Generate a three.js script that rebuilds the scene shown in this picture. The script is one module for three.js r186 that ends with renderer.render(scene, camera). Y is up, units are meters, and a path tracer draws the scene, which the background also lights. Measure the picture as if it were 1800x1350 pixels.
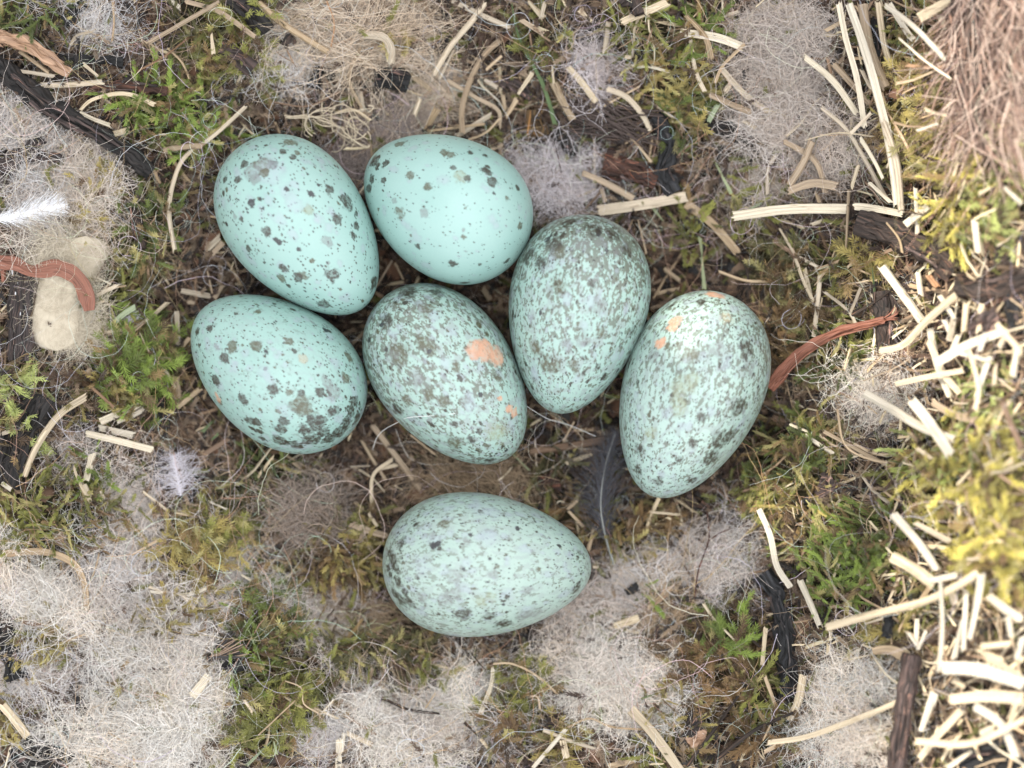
import * as THREE from 'three';
import { mergeGeometries, toCreasedNormals } from 'three/addons/utils/BufferGeometryUtils.js';
import { ImprovedNoise } from 'three/addons/math/ImprovedNoise.js';

// ------------------------------------------------------------------ camera, sky, sun, exposure
const scene = new THREE.Scene();
const S = 0.00012, DIST = 0.55, REF = 0.015;            // 0.12 mm of nest per photograph pixel in the plane of the eggs' middles
const camera = new THREE.PerspectiveCamera(2 * Math.atan(675 * S / DIST) * 180 / Math.PI, 4 / 3, 0.02, 60);
camera.up.set(0, 0, -1);
camera.position.set(0, REF + DIST, 0);
camera.lookAt(0, REF, 0);
camera.focus = DIST - 0.004;
camera.userData.fStop = 5;

const renderer = new THREE.WebGLRenderer({ antialias: true });
renderer.toneMapping = THREE.LinearToneMapping;
renderer.toneMappingExposure = 2.95;
renderer.shadowMap.enabled = true;

{ // a bright, thinly veiled sky
  const w = 256, h = 128, d = new Float32Array(w * h * 4);
  for (let j = 0; j < h; j++) {
    const el = ((j + 0.5) / h - 0.5) * Math.PI, s = Math.max(0, Math.sin(el)), k = (1 + 2 * s) / 3;
    for (let i = 0; i < w; i++) d.set([0.98 * k, 1.0 * k, 1.03 * k, 1], (j * w + i) * 4);
  }
  const sky = new THREE.DataTexture(d, w, h, THREE.RGBAFormat, THREE.FloatType);
  sky.mapping = THREE.EquirectangularReflectionMapping; sky.magFilter = THREE.LinearFilter; sky.needsUpdate = true;
  scene.background = sky; scene.environment = sky;
}
const SUN = new THREE.Vector3(-0.46, 0.8, -0.34).normalize();
const sun = new THREE.DirectionalLight(new THREE.Color(1, 0.93, 0.8), 2.0);
sun.position.copy(SUN).multiplyScalar(3);
sun.castShadow = true; sun.shadow.radius = 1.2;
Object.assign(sun.shadow.camera, { left: -0.4, right: 0.4, top: 0.4, bottom: -0.4, near: 0.5, far: 6 });
scene.add(sun, sun.target);

// ------------------------------------------------------------------ helpers
const rngOf = (seed) => { let a = seed >>> 0; return () => { a = (a + 0x6d2b79f5) | 0; let t = Math.imul(a ^ (a >>> 15), 1 | a); t = (t + Math.imul(t ^ (t >>> 7), 61 | t)) ^ t; return ((t ^ (t >>> 14)) >>> 0) / 4294967296; }; };
const perlin = new ImprovedNoise();
const n3 = (x, y, z = 0) => perlin.noise(x + 31.7, y + 17.3, z + 5.1);
const fbm = (x, y, z = 0, o = 4) => { let s = 0, a = 0.5; for (let i = 0; i < o; i++) { s += a * n3(x, y, z); x *= 2.03; y *= 2.03; z *= 2.03; a *= 0.5; } return s; };
const clamp = (x, a = 0, b = 1) => Math.min(b, Math.max(a, x));
const sstep = (a, b, x) => { const t = clamp((x - a) / (b - a)); return t * t * (3 - 2 * t); };
const lerp = (a, b, t) => a + (b - a) * t;
const V = (x, y, z) => new THREE.Vector3(x, y, z);
const pt = (u, v, y) => { const f = S * (REF + DIST - y) / DIST; return V((u - 900) * f, y, (v - 675) * f); };
const rgb = (r, g, b) => new THREE.Color().setRGB(r, g, b);
const srgb = (r, g, b) => new THREE.Color().setRGB(r / 255, g / 255, b / 255, THREE.SRGBColorSpace);
const taken = {};
const nameOf = (n) => { const k = (taken[n] = (taken[n] ?? -1) + 1); return k ? `${n}_${String(k).padStart(3, '0')}` : n; };
function thing(o, name, label, category, group, kind) {
  o.name = nameOf(name);
  o.userData = { label, category }; if (group) o.userData.group = group; if (kind) o.userData.kind = kind;
  scene.add(o); return o;
}
const shadows = (o) => o.traverse((m) => { m.castShadow = m.receiveShadow = true; });
function part(parent, name, geo, mat) { const m = new THREE.Mesh(geo, mat); m.name = name; parent.add(m); return m; }

// ------------------------------------------------------------------ eggs: centre, length, width (pixels), taper, heading of the pointed end, tilt
const EGGS = [
  { u: 529.4, v: 400.2, L: 356.6, W: 243.4, k: 0.174, a: 52, y: 0.0160 },
  { u: 783.6, v: 360.2, L: 317, W: 248.3, k: 0.16, a: 210.7, y: 0.0158, tilt: 12 },
  { u: 486.7, v: 651.2, L: 340.1, W: 245.5, k: 0.137, a: 216.2, y: 0.0148 },
  { u: 787.7, v: 660.7, L: 358.5, W: 242, k: 0.126, a: 52.3, y: 0.0142 },
  { u: 1012.7, v: 552.9, L: 352.7, W: 246.1, k: 0.215, a: 101.4, y: 0.0160 },
  { u: 1212.8, v: 694.9, L: 377.7, W: 248.6, k: 0.183, a: 110.7, y: 0.0162 },
  { u: 855.9, v: 993, L: 366.2, W: 253.9, k: 0.2, a: 1.6, y: 0.0160 },
];
function inEgg(u, v, grow = 1) {
  for (const e of EGGS) {
    const c = Math.cos(e.a * Math.PI / 180), s = Math.sin(e.a * Math.PI / 180), x = (c * (u - e.u) + s * (v - e.v)) / (e.L / 2 * grow), y = (-s * (u - e.u) + c * (v - e.v)) / (e.W / 2 * grow);
    if (Math.abs(x) < 1 && Math.abs(y) < Math.sqrt(1 - x * x) * (1 - e.k * x) * 1.02) return true;
  }
  return false;
}

// ------------------------------------------------------------------ where the wool and the moss lie: [u, v, ru, rv, turn, tone, thickness]
const WOOL = [
  [35, 235, 75, 62, 10, 'grey', 1], [145, 300, 88, 62, 30, 'beige', 1], [110, 405, 120, 48, -8, 'beige', 1.1], [70, 335, 70, 40, 0, 'grey', .9],
  [165, 42, 62, 36, 10, 'grey', .7], [620, 45, 185, 72, -4, 'straw', 1.1], [505, 112, 62, 36, 20, 'grey', .7], [735, 120, 110, 44, 20, 'straw', .5],
  [625, 255, 46, 70, 0, 'mauve', .6], [690, 215, 70, 30, 10, 'mauve', .6], [975, 312, 92, 58, 20, 'lilac', 1.1], [1045, 118, 32, 34, 0, 'lilac', .8],
  [1372, 70, 108, 82, 0, 'warmgrey', 1.2], [1390, 175, 74, 60, 20, 'warmgrey', 1.1], [1366, 228, 62, 34, 20, 'warmgrey', .9], [1472, 262, 62, 66, 0, 'warmgrey', 1],
  [1545, 690, 80, 66, 20, 'white', 1], [1268, 985, 62, 82, 20, 'grey', 1.1], [1140, 1015, 96, 42, -20, 'grey', .7], [1030, 1072, 100, 44, -18, 'warmgrey', .7],
  [1085, 1180, 112, 52, 8, 'white', 1.1], [1040, 1228, 70, 62, 0, 'white', 1], [1140, 1242, 44, 44, 0, 'white', .9], [955, 1175, 70, 40, -20, 'grey', .7],
  [825, 1218, 78, 62, -30, 'white', .9], [765, 1262, 66, 58, 0, 'grey', .8], [640, 1262, 50, 58, 0, 'white', .9], [730, 1322, 110, 40, 0, 'white', .9], [865, 1308, 66, 34, 0, 'grey', .8],
  [255, 1175, 122, 78, 0, 'white', 1.2], [310, 1118, 78, 52, 0, 'grey', 1], [255, 1290, 130, 72, 0, 'white', 1.3], [130, 1310, 90, 50, 0, 'white', 1.1], [60, 1045, 100, 56, 10, 'white', 1.1],
  [125, 1078, 70, 46, 0, 'white', 1], [55, 1185, 92, 56, 0, 'grey', .8], [232, 950, 56, 52, 0, 'grey', .9], [205, 868, 66, 52, 0, 'grey', .8], [205, 1015, 66, 66, 0, 'grey', 1], [340, 1225, 66, 66, 0, 'white', 1.1],
  [545, 890, 50, 44, 0, 'felt', 1.7], [838, 842, 112, 34, 4, 'fur', 1.2], [500, 1075, 60, 42, 0, 'grey', .6], [588, 1068, 62, 40, 0, 'grey', .5], [655, 1095, 42, 30, 0, 'fur', .5], [590, 1130, 50, 26, 0, 'grey', .5],
  [1500, 1205, 84, 58, 0, 'white', 1.1], [1480, 1290, 100, 66, 0, 'white', 1.1], [130, 790, 52, 40, 0, 'grey', .6], [262, 1060, 50, 40, 0, 'grey', .8], [20, 990, 40, 30, 0, 'white', .9], [900, 930, 0, 0, 0, 'grey', 0],
  [1140, 1090, 70, 34, -10, 'fur', .6], [560, 1300, 60, 44, 0, 'grey', .7], [1340, 330, 70, 40, 10, 'warmgrey', .5], [420, 985, 40, 50, 0, 'grey', .5], [385, 1045, 44, 34, 0, 'grey', .6], [760, 190, 80, 34, 0, 'straw', .5],
].filter((z) => z[2] > 0);
const MOSS = [
  [70, 30, 86, 44, 0, 'green', 1], [310, 215, 112, 60, 30, 'bright', 1.2], [275, 180, 70, 40, 0, 'bright', 1], [405, 100, 84, 54, 20, 'olive', 1], [430, 25, 64, 34, 0, 'olive', 1], [350, 40, 66, 36, 0, 'dark', .8],
  [155, 352, 40, 58, 10, 'ochre', 1], [265, 385, 52, 86, 0, 'green', .9], [150, 420, 26, 22, 0, 'russet', .8], [242, 642, 78, 84, 0, 'bright', 1.6], [200, 520, 54, 52, 0, 'olive', 1], [232, 462, 60, 56, 0, 'dark', .9], [190, 690, 50, 40, 0, 'ochre', .9],
  [22, 668, 46, 40, 30, 'pale', 1.1], [30, 758, 40, 54, 0, 'pale', .9], [100, 902, 118, 76, 0, 'olive', 1.4], [35, 935, 50, 46, 0, 'olive', 1.1], [155, 838, 46, 38, 0, 'bright', 1], [340, 965, 74, 78, 0, 'ochre', 1.3], [388, 930, 52, 40, 0, 'olive', 1],
  [475, 812, 62, 44, 10, 'green', 1.1], [425, 880, 74, 52, 0, 'dark', .9], [592, 972, 74, 58, 0, 'ochre', 1.1], [640, 935, 40, 44, 0, 'olive', 1], [468, 1080, 56, 88, 0, 'green', 1.1], [545, 1140, 118, 48, 8, 'olive', 1.1], [665, 1140, 104, 40, 0, 'dark', 1],
  [430, 1150, 48, 60, 0, 'bright', 1], [445, 1262, 74, 82, 0, 'olive', 1.2], [525, 1225, 74, 56, 0, 'olive', 1.1], [300, 1078, 70, 44, -20, 'ochre', 1], [70, 1130, 50, 62, 30, 'ochre', .9], [892, 1292, 46, 30, 0, 'russet', 1], [912, 1250, 66, 40, 0, 'olive', 1], [925, 1195, 40, 50, 0, 'olive', .9],
  [1132, 58, 64, 60, 0, 'olive', 1.2], [1192, 135, 60, 84, 0, 'ochre', 1.3], [1226, 60, 40, 50, 0, 'bright', 1], [1205, 205, 50, 44, 0, 'green', 1], [1610, 180, 62, 124, 0, 'ochre', 1.2], [1600, 55, 52, 60, 0, 'olive', 1], [1630, 90, 44, 60, 0, 'russet', 1], [1675, 345, 52, 104, 0, 'yellow', 1.2],
  [1395, 560, 62, 104, 0, 'russet', 1.1], [1380, 470, 62, 50, 0, 'dark', 1], [1462, 625, 56, 60, 20, 'green', 1.2], [1490, 585, 44, 40, 0, 'olive', 1], [1395, 800, 74, 60, 0, 'green', 1.3], [1440, 770, 60, 44, 0, 'olive', 1.1], [1345, 870, 54, 44, 0, 'olive', 1], [1405, 880, 60, 60, 0, 'ochre', 1.2],
  [1480, 985, 92, 92, 0, 'bright', 1.6], [1545, 950, 60, 52, 0, 'green', 1.2], [1282, 1118, 52, 60, 0, 'bright', 1.3], [1255, 1195, 92, 58, 20, 'russet', 1.1], [1195, 1250, 64, 44, 0, 'ochre', 1], [1330, 1215, 44, 62, 0, 'olive', 1], [1350, 1290, 44, 44, 0, 'russet', .9],
  [1700, 840, 116, 96, 0, 'yellow', 1.9], [1762, 955, 76, 96, 0, 'yellow', 1.9], [1640, 800, 62, 54, 0, 'pale', 1.4], [1725, 725, 62, 66, 0, 'pale', 1.4], [1775, 285, 46, 62, 0, 'pale', 1.2], [1735, 385, 56, 64, 0, 'pale', 1.2], [1520, 470, 50, 44, 0, 'ochre', .9],
  [1090, 940, 62, 44, 0, 'ochre', .9], [1150, 905, 60, 48, 0, 'russet', .8], [975, 820, 44, 36, 0, 'dark', .7], [215, 1185, 26, 22, 0, 'olive', .8], [265, 1205, 24, 16, 0, 'ochre', .7], [1148, 1048, 30, 18, 0, 'bright', .9], [1320, 370, 46, 44, 0, 'olive', .9], [1220, 400, 40, 34, 0, 'olive', .8],
  [700, 60, 30, 24, 0, 'ochre', .6], [950, 60, 40, 36, 0, 'olive', .8], [1440, 460, 50, 40, 0, 'olive', .9], [10, 1270, 30, 44, 0, 'ochre', .9], [1180, 1330, 60, 30, 0, 'olive', .9], [760, 1190, 30, 24, 0, 'olive', .8], [985, 1300, 44, 40, 0, 'ochre', 1], [1640, 1040, 60, 44, 0, 'olive', .9], [1000, 900, 40, 40, 0, 'russet', .7], [600, 1000, 60, 40, 0, 'russet', .8], [1560, 1110, 60, 40, 0, 'ochre', .9],
];
const inZone = (z, u, v) => { const c = Math.cos(z[4] * Math.PI / 180), s = Math.sin(z[4] * Math.PI / 180), x = (c * (u - z[0]) + s * (v - z[1])) / z[2], y = (-s * (u - z[0]) + c * (v - z[1])) / z[3]; return Math.hypot(x, y); };

// ------------------------------------------------------------------ height of the nest lining
function bare(u, v) {
  const d = Math.hypot(u - 850, (v - 650) * 1.06);
  let y = 0.013 * sstep(330, 950, d) + 0.028 * Math.pow(sstep(1330, 1900, u + 0.1 * (v - 675)), 1.1);
  y += 0.0024 * fbm(u / 150, v / 150, 1.3, 3) * sstep(250, 480, d) + 0.0016 * fbm(u / 46, v / 46, 7.7, 3);
  return y;
}
function height(u, v) {
  let y = bare(u, v), m = 0;
  for (const z of WOOL) { const r = inZone(z, u, v); if (r < 1.15) m = Math.max(m, 0.0026 * z[6] * sstep(1.15, 0.25, r)); }
  for (const z of MOSS) { const r = inZone(z, u, v); if (r < 1.15) m = Math.max(m, 0.003 * z[6] * sstep(1.15, 0.3, r)); }
  return y + m;
}
// looked up from a grid, for speed
const GX = 4, gw = 600, gh = 460, GU = -300, GV = -250, grid = new Float32Array(gw * gh);
for (let j = 0; j < gh; j++) for (let i = 0; i < gw; i++) grid[j * gw + i] = height(GU + i * GX, GV + j * GX);
function H(u, v) {
  const x = clamp((u - GU) / GX, 0, gw - 1.001), y = clamp((v - GV) / GX, 0, gh - 1.001), i = Math.floor(x), j = Math.floor(y), a = x - i, b = y - j, k = j * gw + i;
  return lerp(lerp(grid[k], grid[k + 1], a), lerp(grid[k + gw], grid[k + gw + 1], a), b);
}

// ------------------------------------------------------------------ textures
function dataTex(w, h, f, color = true, rx = 1, ry = 1) {
  const d = new Uint8Array(w * h * 4);
  for (let j = 0; j < h; j++) for (let i = 0; i < w; i++) { const c = f(i / w, j / h); d.set([clamp(c[0]) * 255, clamp(c[1]) * 255, clamp(c[2]) * 255, 255], (j * w + i) * 4); }
  const t = new THREE.DataTexture(d, w, h, THREE.RGBAFormat);
  t.wrapS = t.wrapT = THREE.RepeatWrapping; t.magFilter = THREE.LinearFilter; t.colorSpace = color ? THREE.SRGBColorSpace : THREE.NoColorSpace;
  t.repeat.set(rx, ry); t.needsUpdate = true; return t;
}
// streaks along v; the texture covers 8 mm across and 40 mm along
const strawMap = dataTex(256, 256, (x, y) => {
  const s = 0.5 + 1.0 * fbm(x * 34, y * 1.5, 3, 3), fine = 0.5 + 0.9 * n3(x * 100, y * 4, 8), spot = sstep(0.2, 0.5, fbm(x * 12, y * 9, 20, 3));
  const k = 0.74 + 0.26 * s + 0.16 * (fine - 0.5) - 0.3 * spot; return [k, k * (0.98 - 0.05 * spot), k * (0.95 - 0.12 * spot)];
}, true, 125, 25);
const strawBump = dataTex(256, 128, (x, y) => { const k = 0.5 + 0.7 * fbm(x * 30, y * 2, 3, 3); return [k, k, k]; }, false, 125, 25);
const barkMap = dataTex(256, 256, (x, y) => {
  const s = fbm(x * 30, y * 3.5, 11, 4), p = sstep(0.12, 0.4, fbm(x * 46, y * 6, 31, 3)), k = 0.36 + 0.62 * s;
  return [k + 0.5 * p, k + 0.41 * p, k + 0.34 * p];
}, true, 100, 30);
const barkBump = dataTex(256, 256, (x, y) => { const k = 0.5 + 1.0 * fbm(x * 22, y * 3, 11, 4); return [k, k, k]; }, false, 100, 30);
const grainBump = dataTex(256, 256, (x, y) => { const k = 0.5 + 0.9 * fbm(x * 40, y * 40, 2, 3); return [k, k, k]; }, false, 60, 60);

const std = (o) => new THREE.MeshStandardMaterial({ roughness: 0.75, side: THREE.DoubleSide, ...o });
const strawMat = (c) => std({ color: c, map: strawMap, bumpMap: strawBump, bumpScale: 0.0002, roughness: 0.6 });
const barkMat = (c, b = 0.0005) => std({ color: c, map: barkMap, bumpMap: barkBump, bumpScale: b, roughness: 0.8 });
const TONES = {
  cream: [strawMat(rgb(0.76, 0.69, 0.56)), strawMat(rgb(0.66, 0.61, 0.52)), strawMat(rgb(0.70, 0.59, 0.43))], pale: [strawMat(rgb(0.60, 0.51, 0.38)), strawMat(rgb(0.53, 0.46, 0.37)), strawMat(rgb(0.66, 0.57, 0.45))],
  tan: [strawMat(rgb(0.48, 0.365, 0.24)), strawMat(rgb(0.43, 0.34, 0.25)), strawMat(rgb(0.54, 0.42, 0.29))], dull: [strawMat(rgb(0.36, 0.28, 0.19)), strawMat(rgb(0.40, 0.31, 0.22))],
  brown: [strawMat(rgb(0.25, 0.15, 0.085)), strawMat(rgb(0.21, 0.135, 0.09))], rust: [strawMat(rgb(0.33, 0.13, 0.06)), strawMat(rgb(0.30, 0.13, 0.07))],
  green: [strawMat(rgb(0.10, 0.16, 0.06)), strawMat(rgb(0.12, 0.17, 0.07))], sage: [strawMat(rgb(0.36, 0.42, 0.25)), strawMat(rgb(0.34, 0.41, 0.27))], orange: [strawMat(rgb(0.46, 0.26, 0.14)), strawMat(rgb(0.42, 0.25, 0.14))],
};
const WORD = { cream: 'cream', pale: 'pale straw-coloured', tan: 'tan', dull: 'grey-brown', brown: 'brown', rust: 'rust-red', green: 'dark green', sage: 'pale green', orange: 'orange' };

// ------------------------------------------------------------------ words for places
const ANCHORS = [
  [520, 395, 'the top left egg'], [788, 370, 'the palest egg'], [490, 660, 'the leftmost egg'], [782, 655, 'the egg with the peach patch'], [1018, 550, 'the tall middle egg'], [1222, 695, 'the rightmost egg'], [855, 990, 'the lone bottom egg'],
  [130, 190, 'the long dark bark strip'], [90, 500, 'the rust bark ribbon'], [1715, 110, 'the shredded bark bundle'], [1060, 880, 'the grey feather'], [45, 375, 'the white feather'], [1592, 1230, 'the mauve bark stick'], [955, 110, 'the green grass blade'],
  [1480, 600, 'the frayed rust bark strip'], [610, 50, 'the beige hair mat'], [310, 830, 'the lilac down tuft'], [1370, 1120, 'the slate bark strip'], [100, 900, 'the big olive moss cushion'], [1480, 985, 'the bright fern-like moss'], [1700, 850, 'the blurred yellow moss'],
  [1380, 70, 'the top right wool'], [250, 1200, 'the bottom left wool'], [1000, 1300, 'the bottom edge'], [1080, 300, 'the red-brown bark flake'], [545, 890, 'the round wool ball'], [1780, 1320, 'the bottom right corner'], [20, 20, 'the top left corner'], [405, 1130, 'the black root wad'], [590, 210, 'the knotted grass wad'], [1600, 440, 'the thick brown bark'],
];
const labels = new Set();
function whereIs(u, v, skip = 0) {
  const [a] = ANCHORS.map((p) => [Math.hypot(p[0] - u, p[1] - v), p]).sort((x, y) => x[0] - y[0]).slice(skip)[0] ? [ANCHORS.map((p) => [Math.hypot(p[0] - u, p[1] - v), p]).sort((x, y) => x[0] - y[0])[skip]] : [];
  const [d, p] = a, dx = u - p[0], dy = v - p[1];
  if (d < 30) return 'beside ' + p[2];
  const h = dx < 0 ? 'left' : 'right', w = dy < 0 ? 'above' : 'below';
  if (Math.abs(dx) > 2.2 * Math.abs(dy)) return `${h} of ${p[2]}`;
  if (Math.abs(dy) > 2.2 * Math.abs(dx)) return `${w} ${p[2]}`;
  return `${w} and ${h} of ${p[2]}`;
}
function unique(head, u, v, extra = '') {
  const tries = [`${head} ${whereIs(u, v)}`, `${head}${extra} ${whereIs(u, v)}`, `${head}${extra} ${whereIs(u, v, 1)}`, `${head} ${whereIs(u, v)}, ${whereIs(u, v, 1).replace(' and ', ' ')}`];
  for (const t of tries) if (!labels.has(t) && t.split(/\s+/).length <= 16) { labels.add(t); return t; }
  for (let k = 2; k < 9; k++) { const t = `${head} ${whereIs(u, v, k)}`; if (!labels.has(t)) { labels.add(t); return t; } }
  return tries[0];
}

// ------------------------------------------------------------------ strips, tubes, tufts
function ribbon(path, wFn, o = {}) {                      // a strip with thickness, an arched cross-section and torn ends
  const { thick = 0.0003, arch = 0.2, jag = 0.0008, ridge = 0.00006, roll = 0, seed = 1, rough = 0, cols = 6 } = o, r = rngOf(seed);
  const n = path.length, pos = [], uv = [], idx = [], ridges = Array.from({ length: cols + 1 }, () => (r() - 0.5) * 2 * ridge), d0 = r() < 0.5, d1 = r() < 0.5, q0 = r() * 1.6 * jag, q1 = r() * 1.6 * jag, j0 = ridges.map((_, k) => r() * jag + q0 * (d0 ? k : cols - k) / cols), j1 = ridges.map((_, k) => r() * jag + q1 * (d1 ? k : cols - k) / cols);
  const u0 = r(), v0 = r(), up0 = V(0, 1, 0), rows = 2 * (cols + 1);
  let len = 0;
  for (let i = 0; i < n; i++) {
    const t = V(0, 0, 0).subVectors(path[Math.min(n - 1, i + 1)], path[Math.max(0, i - 1)]).normalize(), side = V(0, 0, 0).crossVectors(t, up0).normalize(), up = V(0, 0, 0).crossVectors(side, t).normalize();
    const f = i / (n - 1), w = wFn(f) / 2, ang = typeof roll === 'function' ? roll(f) : roll, cs = Math.cos(ang), sn = Math.sin(ang);
    if (i) len += path[i].distanceTo(path[i - 1]);
    for (let layer = 0; layer < 2; layer++) for (let k = 0; k <= cols; k++) {
      const x = (k / cols) * 2 - 1, edge = 1 - Math.pow(Math.abs(x), 6) * 0.5;
      let h = arch * w * (1 - x * x) + ridges[k] * edge - (layer ? thick : thick * (1 - edge)), sx = x * w;
      if (rough) { const q = path[i]; h += rough * (layer ? 0.3 : 1) * (0.6 * fbm(k * 1.7 + seed, len * 130, seed * 3.1, 2) + 0.5 * fbm(k * 0.5 + seed, len * 520, seed * 1.7, 2)); sx += rough * n3(len * 330, x * 2, seed) * 1.2; }
      const p = path[i].clone().addScaledVector(side, sx * cs - h * sn).addScaledVector(up, sx * sn + h * cs);
      if (i === 0) p.addScaledVector(t, j0[k]); if (i === n - 1) p.addScaledVector(t, -j1[k]);
      pos.push(p.x, p.y, p.z); uv.push(u0 * 0.008 + (x + 1) * w + layer * 0.003, v0 * 0.04 + len);
    }
  }
  for (let i = 0; i < n - 1; i++) for (let k = 0; k < cols; k++) {
    const a = i * rows + k, b = a + rows, c = a + cols + 1, d = c + rows;
    idx.push(a, a + 1, b, b, a + 1, b + 1, c, d, c + 1, c + 1, d, d + 1);
    if (k === 0) idx.push(a, b, c, c, b, d);
    if (k === cols - 1) idx.push(a + 1, c + 1, b + 1, b + 1, c + 1, d + 1);
  }
  for (let k = 0; k < cols; k++) { const a = k, c = a + cols + 1, e = (n - 1) * rows + k, g = e + cols + 1; idx.push(a, c, a + 1, a + 1, c, c + 1, e, e + 1, g, g, e + 1, g + 1); }
  const geo = new THREE.BufferGeometry();
  geo.setAttribute('position', new THREE.Float32BufferAttribute(pos, 3)); geo.setAttribute('uv', new THREE.Float32BufferAttribute(uv, 2)); geo.setIndex(idx);
  return toCreasedNormals(geo, 0.8);
}
function tube(path, rFn, sides = 6, o = {}) {
  const { bump = 0, seed = 0 } = o, n = path.length, pos = [], uv = [], idx = [];
  let len = 0;
  for (let i = 0; i < n; i++) {
    const t = V(0, 0, 0).subVectors(path[Math.min(n - 1, i + 1)], path[Math.max(0, i - 1)]).normalize();
    const a = Math.abs(t.y) > 0.9 ? V(1, 0, 0) : V(0, 1, 0), x = V(0, 0, 0).crossVectors(t, a).normalize(), y = V(0, 0, 0).crossVectors(x, t);
    if (i) len += path[i].distanceTo(path[i - 1]);
    for (let k = 0; k <= sides; k++) {
      const q = (k % sides) / sides * Math.PI * 2, R = rFn(i / (n - 1)) * (1 + bump * n3(Math.cos(q) * 1.5 + seed, Math.sin(q) * 1.5, len * 200));
      const p = path[i].clone().addScaledVector(x, Math.cos(q) * R).addScaledVector(y, Math.sin(q) * R);
      pos.push(p.x, p.y, p.z); uv.push(k / sides * Math.PI * 2 * rFn(0.5), len);
    }
  }
  const s = sides + 1;
  for (let i = 0; i < n - 1; i++) for (let k = 0; k < sides; k++) { const a = i * s + k, b = a + s; idx.push(a, b, a + 1, b, b + 1, a + 1); }
  for (let k = 1; k < sides - 1; k++) idx.push(0, k, k + 1, (n - 1) * s, (n - 1) * s + k + 1, (n - 1) * s + k);
  const geo = new THREE.BufferGeometry();
  geo.setAttribute('position', new THREE.Float32BufferAttribute(pos, 3)); geo.setAttribute('uv', new THREE.Float32BufferAttribute(uv, 2)); geo.setIndex(idx);
  geo.computeVertexNormals(); return geo;
}
// a polyline in the photograph's pixels becomes a smooth line lying on the litter
function lay(px, o = {}) {
  const { lift = 0, step = 11, drape = 0.35 } = o, c = new THREE.CatmullRomCurve3(px.map(([u, v]) => V(u, v, 0)), false, 'centripetal'), n = Math.max(6, Math.ceil(c.getLength() / step)), q = c.getSpacedPoints(n);
  const hs = q.map((p) => H(p.x, p.y) + 0.0016), k = Math.max(1, Math.round((n + 1) * drape)), sm = hs.map((_, i) => { let s = 0, w = 0; for (let d = -k; d <= k; d++) { const j = i + d; if (j >= 0 && j <= n) { s += hs[j]; w++; } } return s / w; });
  const over = hs.map((h, i) => h - sm[i]).sort((a, b) => a - b)[Math.floor(n * 0.85)];
  return q.map((p, i) => pt(p.x, p.y, sm[i] + Math.max(0, over) + lift));
}
function fibreTuft(seed, { count = 60, R = 0.006, Hh = 0.0022, len = 0.011, rad = 0.00006, seg = 9, curl = 0.9, along = 0 }) {
  const r = rngOf(seed), geos = [];
  for (let f = 0; f < count; f++) {
    const a = r() * 6.283, d = Math.sqrt(r()) * R, p = V(Math.cos(a) * d, r() * Hh, Math.sin(a) * d), path = [p.clone()];
    let yaw = along ? (r() - 0.5) * along + (r() < 0.5 ? 0 : Math.PI) : r() * 6.283, turn = (r() - 0.5) * curl * 2, pitch = (r() - 0.5) * 0.5;
    const L = len * (0.5 + r());
    for (let i = 0; i < seg; i++) { yaw += turn * 0.45 + (r() - 0.5) * curl; pitch = clamp(pitch + (r() - 0.5) * 0.5 - (p.y - Hh * 0.5) * 120, -0.7, 0.7); p.add(V(Math.cos(yaw) * Math.cos(pitch), Math.sin(pitch), Math.sin(yaw) * Math.cos(pitch)).multiplyScalar(L / seg)); path.push(p.clone()); }
    const R0 = rad * (0.6 + 0.8 * r());
    const g = tube(path, (t) => R0 * (1 - 0.5 * t), 3); g.deleteAttribute('uv'); geos.push(g);
  }
  return mergeGeometries(geos);
}
function mossShoot(seed, { L = 0.009, leaves = 34, leaf = 0.0021, w = 0.00055, spread = 0.8 } = {}) {
  const r = rngOf(seed), pos = [], path = [], n = 7;
  let yaw = 0, pitch = 0.15 + r() * 0.3; const p = V(-L * 0.4, 0, 0);
  for (let i = 0; i <= n; i++) { path.push(p.clone()); yaw += (r() - 0.5) * 0.5; pitch += (r() - 0.45) * 0.3; p.add(V(Math.cos(yaw) * Math.cos(pitch), Math.sin(pitch), Math.sin(yaw) * Math.cos(pitch)).multiplyScalar(L / n)); }
  const curve = new THREE.CatmullRomCurve3(path);
  for (let k = 0; k < leaves; k++) {
    const t = 0.05 + 0.95 * k / leaves, c = curve.getPoint(Math.min(1, t)), d = curve.getTangent(Math.min(1, t)), s = V(-d.z, 0, d.x).normalize(), up = V(0, 0, 0).crossVectors(s, d).multiplyScalar(-1);
    const q = (k % 2 ? 0 : Math.PI) + (r() - 0.5) * 2.6, out = s.clone().multiplyScalar(Math.cos(q)).addScaledVector(up, Math.abs(Math.sin(q)) * 0.9), l = leaf * (0.6 + 0.6 * r()) * (1 - 0.45 * t);
    const dir = d.clone().multiplyScalar(1).addScaledVector(out, spread * (0.6 + r() * 0.6)).normalize(), wid = V(0, 0, 0).crossVectors(dir, up).normalize().multiplyScalar(w * 0.5 * (0.7 + 0.6 * r())), fold = up.clone().multiplyScalar(w * 0.25);
    const m = c.clone().addScaledVector(dir, l * 0.42), a = m.clone().add(wid).add(fold), b = m.clone().sub(wid).add(fold), e = c.clone().addScaledVector(dir, l).addScaledVector(up, -l * 0.12);
    for (const x of [c, a, e, c, e, b]) pos.push(x.x, x.y, x.z);
  }
  const g = new THREE.BufferGeometry(); g.setAttribute('position', new THREE.Float32BufferAttribute(pos, 3)); g.computeVertexNormals();
  const st = tube(path, (t) => 0.00016 * (1 - 0.5 * t), 3).toNonIndexed(); st.deleteAttribute('uv');
  return mergeGeometries([g, st]);
}

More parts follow.
